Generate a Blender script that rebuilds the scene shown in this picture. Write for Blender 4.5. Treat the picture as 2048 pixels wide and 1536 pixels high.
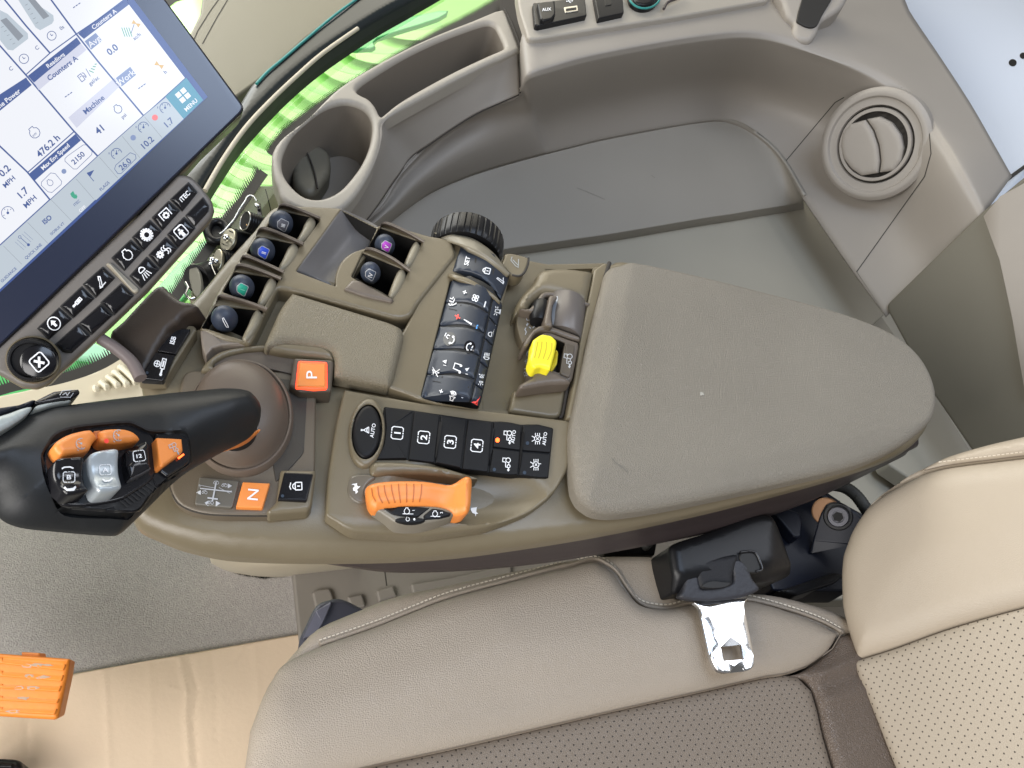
import bpy, bmesh, math, random
import numpy as np
from mathutils import Vector, Matrix
from mathutils.bvhtree import BVHTree
from mathutils.geometry import delaunay_2d_cdt
random.seed(7)
S = bpy.context.scene
for o in list(bpy.data.objects): bpy.data.objects.remove(o)
COL = S.collection
# ---------------------------------------------------------------- camera
FPX = 1590.0                       # focal length in pixels of the 2048 wide photograph
NAD = (500.0, 1880.0)              # where the plumb line below the camera meets the picture
CAMZ = 0.45
dn = Vector(((NAD[0]-1024)/FPX, -(NAD[1]-768)/FPX, -1)).normalized()   # world down, camera axes
Zc = -dn
Xc = (Vector((1,0,0)) - Zc*Zc.x).normalized()
Yc = Zc.cross(Xc)
R = Matrix((Xc, Yc, Zc))           # camera axes -> world axes
CP = Vector((0,0,CAMZ))
cd = bpy.data.cameras.new('camera'); cam = bpy.data.objects.new('camera', cd); COL.objects.link(cam)
cam.matrix_world = Matrix.Translation(CP) @ R.to_4x4()
cd.sensor_width = 36; cd.lens = FPX/2048*36; cd.clip_start = .01; cd.clip_end = 50
S.camera = cam
# ---------------------------------------------------------------- light
W = bpy.data.worlds.new('World'); S.world = W; W.use_nodes = True
nt = W.node_tree; bg = nt.nodes['Background']
tc = nt.nodes.new('ShaderNodeTexCoord'); sx = nt.nodes.new('ShaderNodeSeparateXYZ')
nt.links.new(tc.outputs['Generated'], sx.inputs[0])
def wramp(src, stops):
    mr = nt.nodes.new('ShaderNodeMapRange'); mr.inputs[1].default_value = -1; mr.inputs[2].default_value = 1
    nt.links.new(src, mr.inputs[0]); cr = nt.nodes.new('ShaderNodeValToRGB')
    e = cr.color_ramp.elements
    while len(e) < len(stops): e.new(.5)
    for k,(p,c) in enumerate(stops): e[k].position = p; e[k].color = (*c,1)
    nt.links.new(mr.outputs[0], cr.inputs[0]); return cr.outputs[0]
up = wramp(sx.outputs[2], [(0,(.10,.10,.10)), (.48,(.5,.5,.52)), (.60,(1.05,1.05,1.08)), (.78,(.55,.55,.56)), (1,(.36,.34,.30))])
nt.links.new(up, bg.inputs[0]); bg.inputs[1].default_value = WORLD_S = .33
def area(name, loc, to, size, power, color, sy=None):
    l = bpy.data.lights.new(name, 'AREA'); l.energy = power; l.color = color
    l.shape = 'RECTANGLE'; l.size = size; l.size_y = sy or size
    o = bpy.data.objects.new(name, l); COL.objects.link(o); o.location = loc
    o.rotation_euler = (Vector(to)-Vector(loc)).to_track_quat('-Z','Y').to_euler(); return o
area('windscreen_light', (-1.5,-.5,.75), (0.1,.25,-.1), 1.0, 31, (1,.97,.92))
area('door_light', (-.45,-.80,.50), (.0,.15,-.1), .7, 12, (1,.97,.95))
area('rear_glint_light', (1.0,.64,1.05), (.35,.1,-.05), .5, 4.5, (.90,.93,1))  # unseen lamp placed and sized to reflect white in the belt tongue
area('overhead_blue_light', (.32,.32,1.3), (.32,.32,0), .75, 10, (.66,.79,1))  # unseen lamp added overhead for the blue reflection in the screen bezel
area('outside_daylight', (-.75,1.35,.25), (-.2,.35,-.33), .9, 14, (1,1,.95))
area('right_window_light', (-.1,1.9,.8), (.2,.5,0), 1.2, 15, (1,.93,.76))
S.view_settings.view_transform = 'Standard'; S.view_settings.look = 'None'
S.view_settings.exposure = 0; S.view_settings.gamma = 1
S.render.engine = 'CYCLES'
# ---------------------------------------------------------------- picture <-> world
class Pl:                                              # a plane: point, normal, with axes
    def __init__(s, o, n=(0,0,1)):
        s.o = Vector(o); s.n = Vector(n).normalized()
        s.u = (Vector((1,0,0)) - s.n*s.n.x).normalized(); s.v = s.n.cross(s.u)
    def up(s, h): return Pl(s.o + s.n*h, s.n)
def H(z): return Pl((0,0,z))
def ray(p): return (R @ Vector(((p[0]-1024)/FPX, -(p[1]-768)/FPX, -1))).normalized()
def P(p, pl):
    if not isinstance(pl, Pl): pl = H(pl)
    d = ray(p); t = (pl.o-CP).dot(pl.n)/d.dot(pl.n)
    return CP + d*t
RT = R.transposed()
def pl3(a,b,c):                                         # plane through three picture points with heights
    A,B,C_=(P(q[:2],q[2]) for q in (a,b,c)); n=(B-A).cross(C_-A).normalized(); return Pl(A, n if n.z>0 else -n)
def topx(w):
    c = RT @ (Vector(w)-CP); return (1024+FPX*c.x/-c.z, 768-FPX*c.y/-c.z)
def pln(p, z, n): return Pl(P(p,z), n)                  # plane through pixel p at height z
ZO = dict(A=(0,0,3.84),B=(0,350,3.414),C=(0,720,3.0118),D=(340,380,3.8404),E=(820,420,3.657),F=(640,780,3.938),
          G=(380,0,3.0118),H=(1000,0,1.9542),I=(1140,900,3.2),J=(0,1040,2.2756),K=(1400,860,2.2716),L=(1140,500,2.2555),N=(0,0,1))
def z(k, *pts):
    ox,oy,s = ZO[k]; return [(ox+a/s, oy+b/s) for a,b in pts]
def z1(k, a, b): return z(k,(a,b))[0]
def CR(pts, n=6, closed=True):                          # smooth curve through points
    out=[]; m=len(pts); k=len(pts[0])
    rng = range(m) if closed else range(m-1)
    for i in rng:
        if closed: a,b,c,d = (pts[(i+j-1)%m] for j in range(4))
        else: a,b,c,d = pts[max(i-1,0)],pts[i],pts[i+1],pts[min(i+2,m-1)]
        for s in range(n):
            t=s/n
            out.append(tuple(.5*((2*b[q])+(-a[q]+c[q])*t+(2*a[q]-5*b[q]+4*c[q]-d[q])*t*t+(-a[q]+3*b[q]-3*c[q]+d[q])*t**3) for q in range(k)))
    if not closed: out.append(tuple(pts[-1]))
    return out
def RP(pts, r=6, n=5):                                  # polygon with rounded corners; r one value or one per corner
    out=[]; m=len(pts)
    for i in range(m):
        a,b,c = (Vector(pts[(i+j-1)%m]) for j in range(3))
        rr = r[i] if isinstance(r,(list,tuple)) else r
        l1=(a-b).length; l2=(c-b).length; q=min(rr,l1*.45,l2*.45)
        p0=b+(a-b)*(q/l1); p1=b+(c-b)*(q/l2)
        for s in range(n+1):
            t=s/n; out.append(tuple(p0*(1-t)**2+b*2*t*(1-t)+p1*t*t))
    return out
def ELL(c, rx, ry, rot=0, n=40, a0=0, a1=360):
    t=math.radians(rot); o=[]
    full = a1-a0>=360
    for i in range(n if full else n+1):
        a=math.radians(a0+(a1-a0)*i/n); x=rx*math.cos(a); y=ry*math.sin(a)
        o.append((c[0]+x*math.cos(t)-y*math.sin(t), c[1]+x*math.sin(t)+y*math.cos(t)))
    return o
def dens(pts, step, closed=True):                       # resample so that no edge is longer than step
    out=[]; m=len(pts)
    for i in range(m if closed else m-1):
        a=pts[i]; b=pts[(i+1)%m]; L=math.dist(a,b); k=max(1,int(math.ceil(L/step)))
        for s in range(k): out.append(tuple(a[q]+(b[q]-a[q])*s/k for q in range(len(a))))
    if not closed: out.append(tuple(pts[-1]))
    return out
# ---------------------------------------------------------------- things
OFF={}
def thing(name, label, cat, p, zz, group=None, kind=None):
    o=bpy.data.objects.new(name,None); COL.objects.link(o); o.empty_display_size=.02
    o.location=P(p,zz); OFF[o.name]=Vector(o.location)
    o['label']=label; o['category']=cat
    if group: o['group']=group
    if kind: o['kind']=kind
    return o
def build(name, verts, faces, mat, parent=None, uv=None, sharp=45, wn=True, fmats=None):
    me=bpy.data.meshes.new(name); off=OFF[parent.name] if parent else Vector((0,0,0))
    me.from_pydata([tuple(Vector(v)-off) for v in verts],[],faces)
    mats = mat if isinstance(mat,(list,tuple)) else [mat]
    for m in mats: me.materials.append(m)
    if fmats: me.polygons.foreach_set('material_index', fmats)
    if uv is not None:
        L=me.uv_layers.new(name='UVMap'); idx=np.zeros(len(me.loops),dtype=int); me.loops.foreach_get('vertex_index',idx)
        L.data.foreach_set('uv', np.asarray(uv,dtype=float)[idx].ravel())
    me.validate(); bm=bmesh.new(); bm.from_mesh(me); bmesh.ops.recalc_face_normals(bm, faces=bm.faces); bm.to_mesh(me); bm.free()
    me.polygons.foreach_set('use_smooth',[True]*len(me.polygons))
    me.set_sharp_from_angle(angle=math.radians(sharp)); me.update()
    o=bpy.data.objects.new(name,me); COL.objects.link(o); OFF[o.name]=off
    if parent: o.parent=parent
    if wn:
        w=o.modifiers.new('wn','WEIGHTED_NORMAL'); w.keep_sharp=True; w.weight=50
    return o
def tag(o,label=None,cat=None,group=None,kind=None):
    for k,v in (('label',label),('category',cat),('group',group),('kind',kind)):
        if v: o[k]=v
    return o
def inpoly(pts, poly):
    x,y=pts[:,0],pts[:,1]; r=np.zeros(len(pts),bool); n=len(poly)
    for i in range(n):
        x1,y1=poly[i]; x2,y2=poly[(i+1)%n]
        if y1==y2: continue
        r ^= ((y1>y)!=(y2>y)) & (x < (x2-x1)*(y-y1)/(y2-y1)+x1)
    return r
def segdist(pts, line, closed):
    a=np.array(line,float); b=np.roll(a,-1,0)
    if not closed: a=a[:-1]; b=b[:-1]
    d=b-a; L=(d**2).sum(1)+1e-18
    out=np.full(len(pts),1e9)
    for s in range(0,len(pts),4000):
        q=pts[s:s+4000]
        t=np.clip(((q[:,None]-a)*d).sum(2)/L,0,1); c=a+t[...,None]*d
        out[s:s+4000]=np.sqrt(((q[:,None]-c)**2).sum(2)).min(1)
    return out
def ldist(px,py,line): return segdist(np.stack([px,py],1), line, False)     # pixel distance to an open line
def hf(name, outer, pl, mat, parent=None, holes=(), r=.003, rise=None, wall=.01, zf=None, grid=None, hdepth=.02,
       hmat=None, hr=None, taper=0., seg=4, extra=(), sharp=45, bottom=True, down=None, hfloor=True, wn=True, step=None):
    """raised form on plane pl with the outline given in picture points; rounded rim r, walls, holes"""
    if not isinstance(pl,Pl): pl=H(pl)
    rise = r if rise is None else rise; hr = r if hr is None else hr
    dnv = Vector(down) if down else -pl.n
    def uv_(p): q=P(p,pl)-pl.o; return (q.dot(pl.u),q.dot(pl.v))
    loops=[[uv_(p) for p in outer]]+[[uv_(p) for p in h] for h in holes]
    if step is None and r>=.002: step=max(r*.9,.0012)
    if step: loops=[dens(l,step) for l in loops]
    if holes: bottom=False
    pts=[]; edges=[]; starts=[]
    for l in loops:
        s=len(pts); starts.append(s); pts+=l; edges+=[(s+i,s+(i+1)%len(l)) for i in range(len(l))]
    cand=[]
    for k,l in enumerate(loops):
        area_=sum(l[i][0]*l[(i+1)%len(l)][1]-l[(i+1)%len(l)][0]*l[i][1] for i in range(len(l)))
        sg=(1 if area_>0 else -1)*(1 if k==0 else -1); rr=r if k==0 else hr
        if rr<=0: continue
        for j in range(1,seg+1):
            dd=rr*(1-math.cos(math.pi/2*j/seg))
            for i in range(len(l)):
                a=Vector(l[i-1]); b=Vector(l[i]); c=Vector(l[(i+1)%len(l)])
                t=(c-a)
                if t.length<1e-9: continue
                t.normalize(); q=b+Vector((-t.y,t.x))*sg*dd
                cand.append((q.x,q.y,dd))
    L0=np.array(loops[0])
    if grid:
        gm=r*1.03 if r>0 else 0
        mn=L0.min(0); mx=L0.max(0)
        gx=np.arange(mn[0],mx[0],grid); gy=np.arange(mn[1],mx[1],grid*.866)
        for j,yy in enumerate(gy):
            for xx in gx: cand.append((xx+(grid/2 if j%2 else 0),yy,max(grid*.45,gm)))
    for e in extra:
        for p in e: a=uv_(p); cand.append((a[0],a[1],.0))
    if cand:
        C=np.array(cand); q=C[:,:2]; ok=inpoly(q,loops[0])
        dm=segdist(q,loops[0],True)
        for h in loops[1:]:
            ok&=~inpoly(q,h); dm=np.minimum(dm,segdist(q,h,True))
        ok&= dm>=np.maximum(C[:,2]*.9,1e-5); pts+= [tuple(a) for a in q[ok]]
    V2=[Vector(p) for p in pts]
    ov,oe,of,_,_,_=delaunay_2d_cdt(V2,edges,[],0,1e-7)
    if len(ov)>0:
        A=np.array([tuple(v) for v in ov]); T=np.array([tuple(f) for f in of])
        cen=A[T].mean(1); keep=inpoly(cen,loops[0])
        for h in loops[1:]: keep&=~inpoly(cen,h)
        T=T[keep]
    d0=segdist(A,loops[0],True); h=np.zeros(len(A))
    if r>0: q=np.clip(d0/r,0,1); h+= -rise+rise*np.sqrt(np.clip(1-(1-q)**2,0,1))
    for l in loops[1:]:
        if hr>0:
            dh=segdist(A,l,True); q=np.clip(dh/hr,0,1); h+= -hr+hr*np.sqrt(np.clip(1-(1-q)**2,0,1))
    W3=[pl.o+pl.u*a[0]+pl.v*a[1] for a in A]
    if zf:
        pp=np.array([topx(w) for w in W3]); h=h+zf(pp[:,0],pp[:,1],d0)
    W3=[w+pl.n*float(hh) for w,hh in zip(W3,h)]
    faces=[tuple(int(i) for i in t) for t in T]; fm=[0]*len(faces); uv=[tuple(a) for a in A]
    def idx(l):
        out=[]
        for p in l:
            k=int(np.argmin(((A-np.array(p))**2).sum(1))); 
            if not out or out[-1]!=k: out.append(k)
        if out[0]==out[-1]: out.pop()
        return out
    cen=sum((W3[i] for i in idx(loops[0])),Vector())/len(idx(loops[0]))
    if wall>0:
        b=idx(loops[0]); n0=len(W3)
        for i in b:
            w=W3[i]; ww=w+dnv*wall
            if taper: ww=ww+(cen-w)*taper - pl.n*((cen-w)*taper).dot(pl.n)
            W3.append(ww); uv.append((uv[i][0]+.01,uv[i][1]+.01))
        m=len(b)
        for i in range(m): faces.append((b[i],b[(i+1)%m],n0+(i+1)%m,n0+i)); fm.append(0)
        if bottom: faces.append(tuple(n0+i for i in range(m))); fm.append(0)
    for l in loops[1:]:
        b=idx(l); n0=len(W3); m=len(b)
        for i in b: W3.append(W3[i]+dnv*hdepth); uv.append(uv[i])
        mi=1 if hmat else 0
        for i in range(m): faces.append((b[i],b[(i+1)%m],n0+(i+1)%m,n0+i)); fm.append(mi)
        if hfloor: faces.append(tuple(n0+i for i in range(m))); fm.append(mi)
    return build(name,W3,faces,[mat,hmat] if hmat else mat,parent,uv=uv,sharp=sharp,fmats=fm,wn=wn)
def patch(name, rows, mat, parent=None, n=6, m=6, thick=.004, sharp=60, disp=None):
    """smooth sheet through a grid of (px,py,z) picture points at their heights"""
    g=[[tuple(P(q[:2],q[2])) for q in r_] for r_ in rows]
    g=[CR(r_,n,False) for r_ in g]; cols=list(zip(*g)); cols=[CR(list(c),m,False) for c in cols]
    nr=len(cols[0]); nc=len(cols)
    V=[cols[i][j] for j in range(nr) for i in range(nc)]
    F=[(j*nc+i,j*nc+i+1,(j+1)*nc+i+1,(j+1)*nc+i) for j in range(nr-1) for i in range(nc-1)]
    uv=[(v[0],v[1]) for v in V]
    if disp: V=[disp(v,j) for j,v in enumerate(V)]
    o=build(name,V,F,mat,parent,uv=uv,sharp=sharp,wn=False)
    me=o.data                                        # make the sheet face up, then thicken downwards
    if sum(p.normal.z*p.area for p in me.polygons)<0: me.flip_normals()
    if thick:
        s=o.modifiers.new('s','SOLIDIFY'); s.thickness=thick; s.offset=-1
    return o
def tube(name, pts, r, mat, parent=None, seg=10, closed=False, caps=True):
    pts=[Vector(p) for p in pts]; V=[];F=[]; n=len(pts); rs=r if isinstance(r,(list,tuple)) else [r]*n
    ref=None
    for i,p in enumerate(pts):
        t=(pts[(i+1)%n] if (closed or i<n-1) else p)-(pts[i-1] if (closed or i>0) else p); t.normalize()
        if ref is None: ref=t.orthogonal().normalized()
        ref=(ref-t*ref.dot(t)).normalized(); b=t.cross(ref)
        for k in range(seg): a=2*math.pi*k/seg; V.append(p+(ref*math.cos(a)+b*math.sin(a))*rs[i])
    for i in range(n if closed else n-1):
        for k in range(seg): a=i*seg; b=((i+1)%n)*seg; F.append((a+k,a+(k+1)%seg,b+(k+1)%seg,b+k))
    if not closed and caps: F.append(tuple(range(seg))); F.append(tuple((n-1)*seg+k for k in range(seg)))
    if name is None: return V,F
    return build(name,V,F,mat,parent,sharp=50,wn=False)
def lathe(name, c, axis, prof, mat, parent=None, seg=48, xs=1., ref=None, ribs=None, a0=0, sharp=35):
    """profile (radius, height) turned round axis; xs flattens one direction"""
    ax=Vector(axis).normalized(); r0=(Vector(ref) if ref else ax.orthogonal()); r0=(r0-ax*r0.dot(ax)).normalized(); b=ax.cross(r0); c=Vector(c)
    V=[];F=[]
    for (rr,hh) in prof:
        for k in range(seg):
            a=2*math.pi*k/seg+a0; q=rr*(1 if not ribs else ribs(a,rr,hh)); V.append(c+ax*hh+(r0*math.cos(a)*q*xs+b*math.sin(a)*q))
    for i in range(len(prof)-1):
        for k in range(seg): F.append((i*seg+k,i*seg+(k+1)%seg,(i+1)*seg+(k+1)%seg,(i+1)*seg+k))
    if prof[0][0]>1e-5: F.append(tuple(range(seg)))
    if prof[-1][0]>1e-5: F.append(tuple((len(prof)-1)*seg+k for k in range(seg)))
    return build(name,V,F,mat,parent,sharp=sharp,wn=False)
def ball(name,c,r,mat,parent=None,ax=(0,0,1),flat=1.,seg=24):
    return lathe(name,c,ax,[(max(r*math.sin(math.pi*i/12),1e-6),-r*flat*math.cos(math.pi*i/12)) for i in range(13)],mat,parent,seg,sharp=80)
def box(name,c,ex,ey,ez,mat,parent=None,bev=.0):
    c=Vector(c);V=[c+ex*a+ey*b+ez*d for a in(-.5,.5) for b in(-.5,.5) for d in(-.5,.5)]
    F=[(0,1,3,2),(4,6,7,5),(0,4,5,1),(2,3,7,6),(0,2,6,4),(1,5,7,3)]
    o=build(name,V,F,mat,parent,wn=False,sharp=30)
    if bev: m=o.modifiers.new('b','BEVEL'); m.width=bev; m.segments=3
    return o
def prism(name,pts3,dirv,mat,parent=None,bev=0):
    pts3=[Vector(p) for p in pts3]; n=len(pts3); V=pts3+[p+Vector(dirv) for p in pts3]
    F=[tuple(range(n)),tuple(range(n,2*n))]+[(i,(i+1)%n,n+(i+1)%n,n+i) for i in range(n)]
    o=build(name,V,F,mat,parent,wn=False,sharp=30)
    if bev: m=o.modifiers.new('b','BEVEL'); m.width=bev; m.segments=3; m.limit_method='ANGLE'
    return o
# ---------------------------------------------------------------- marks laid on surfaces
def bvh(objs):
    V=[];F=[]
    for o in (objs if isinstance(objs,(list,tuple)) else [objs]):
        s=len(V); off=OFF[o.name]; V+=[v.co+off for v in o.data.vertices]; F+=[tuple(s+i for i in p.vertices) for p in o.data.polygons]
    return BVHTree.FromPolygons(V,F)
_bc={}
def on(p, objs, lift=.0003, fall=None):
    key=tuple(o.name for o in (objs if isinstance(objs,(list,tuple)) else [objs]))
    if key not in _bc: _bc[key]=bvh(objs)
    d=ray(p); loc,n,i,dist=_bc[key].ray_cast(CP,d)
    if loc is None: 
        if fall is not None: return P(p,fall)
        loc,n,i,dist=_bc[key].find_nearest(CP+d*((CAMZ+.02)/max(-d.z,.2)))
        return loc-d*lift
    if n.dot(d)>0: n=-n
    return loc+n*lift
class G:                                                # a drawing in picture points
    def __init__(s): s.V=[]; s.F=[]
    def poly(s,pts):
        a=[Vector(p) for p in pts]; n=len(a); ed=[(i,(i+1)%n) for i in range(n)]
        ov,oe,of,_,_,_=delaunay_2d_cdt(a,ed,[],0,1e-5); A=np.array([tuple(v) for v in ov]); b=len(s.V); s.V+=[tuple(v) for v in A]
        T=[tuple(f) for f in of]
        if T:
            k=inpoly(A[np.array(T)].mean(1),[tuple(p) for p in pts]); s.F+=[tuple(b+i for i in t) for t,q in zip(T,k) if q]
        return s
    def line(s,pts,w,closed=False,step=None):
        pts=list(pts)
        if step: pts=dens(pts,step,closed)
        n=len(pts); b=len(s.V)
        for i in range(n):
            p=Vector(pts[i]); a=Vector(pts[i-1]) if (i or closed) else p; c=Vector(pts[(i+1)%n]) if (closed or i<n-1) else p
            t1=(p-a); t2=(c-p)
            if t1.length<1e-6: t1=t2
            if t2.length<1e-6: t2=t1
            t1=t1.normalized(); t2=t2.normalized(); t=(t1+t2)
            if t.length<1e-3: t=t1
            t.normalize(); k=1/max(.5,t.dot(t1)); nn=Vector((-t.y,t.x))*w/2*k
            s.V+= [tuple(p+nn),tuple(p-nn)]
        for i in range(n if closed else n-1): j=(i+1)%n; s.F.append((b+2*i,b+2*j,b+2*j+1,b+2*i+1))
        return s
    def text(s,body,c,h,rot=90,bold=.0,sx=1.,font=None,sp=1.):
        cu=bpy.data.curves.new('t','FONT'); cu.body=body; cu.align_x='CENTER'; cu.size=1; cu.offset=bold; cu.resolution_u=3; cu.space_character=sp
        o=bpy.data.objects.new('t',cu); COL.objects.link(o); bpy.context.view_layer.update()
        me=bpy.data.meshes.new_from_object(o.evaluated_get(bpy.context.evaluated_depsgraph_get()))
        if len(me.vertices):
            co=np.array([v.co[:2] for v in me.vertices]); mid=(co.max(0)+co.min(0))/2
            mid[1]=.36 if not any(ch in body for ch in '-=') or len(body)>3 else mid[1]
            b=len(s.V); f=fr(c,h/.72,rot)
            s.V+=[f((v[0]-mid[0])*sx,v[1]-mid[1]) for v in co]; s.F+=[tuple(b+i for i in p.vertices) for p in me.polygons]
        bpy.data.objects.remove(o); bpy.data.meshes.remove(me); bpy.data.curves.remove(cu); return s
    def icon(s,kind,c,size,rot=90,w=None):
        f=fr(c,size/2,rot); w=w or max(1.3,size*.058)
        for it in ICON[kind]:
            if it[0]=='l': s.line([f(*q) for q in it[1]],w*(it[2] if len(it)>2 else 1))
            elif it[0]=='c': s.line([f(*q) for q in it[1]],w,True)
            elif it[0]=='o':
                x,y,r_=it[1]; s.line([f(x+r_*math.cos(a*math.pi/9),y+r_*math.sin(a*math.pi/9)) for a in range(18)],w,True)
            elif it[0]=='a':
                x,y,r_,a0,a1=it[1]; s.line([f(x+r_*math.cos(math.radians(a0+(a1-a0)*k/12)),y+r_*math.sin(math.radians(a0+(a1-a0)*k/12))) for k in range(13)],w)
            elif it[0]=='p': s.poly([f(*q) for q in it[1]])
            elif it[0]=='d':
                x,y,r_=it[1]; s.poly([f(x+r_*math.cos(a*math.pi/7),y+r_*math.sin(a*math.pi/7)) for a in range(14)])
            elif it[0]=='t': s.text(it[1],f(*it[2]),it[3]*size/2,rot,.02)
        return s
    def put(s,name,objs,mat,parent=None,lift=.0003,label=None,fall=None):
        V=[on(p,objs,lift,fall) for p in s.V]; o=build(name,V,s.F,mat,parent,wn=False)
        if label: o['label']=label
        return o
def fr(c,s,rot):
    t=math.radians(rot); ca,sa=math.cos(t),math.sin(t)
    return lambda x,y:(c[0]+s*(x*ca-y*sa), c[1]-s*(x*sa+y*ca))
def rr(x0,y0,x1,y1,r=.2):
    o=[]
    for cx,cy,a in ((x1-r,y1-r,0),(x0+r,y1-r,90),(x0+r,y0+r,180),(x1-r,y0+r,270)):
        for k in range(4): t=math.radians(a+30*k); o.append((cx+r*math.cos(t),cy+r*math.sin(t)))
    return o
def gearpts(ri,ro,n):
    o=[]
    for k in range(n):
        for da,r_ in ((-.28,ri),(-.16,ro),(.16,ro),(.28,ri)): a=2*math.pi*(k+da)/n; o.append((r_*math.cos(a),r_*math.sin(a)))
    return o
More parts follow.
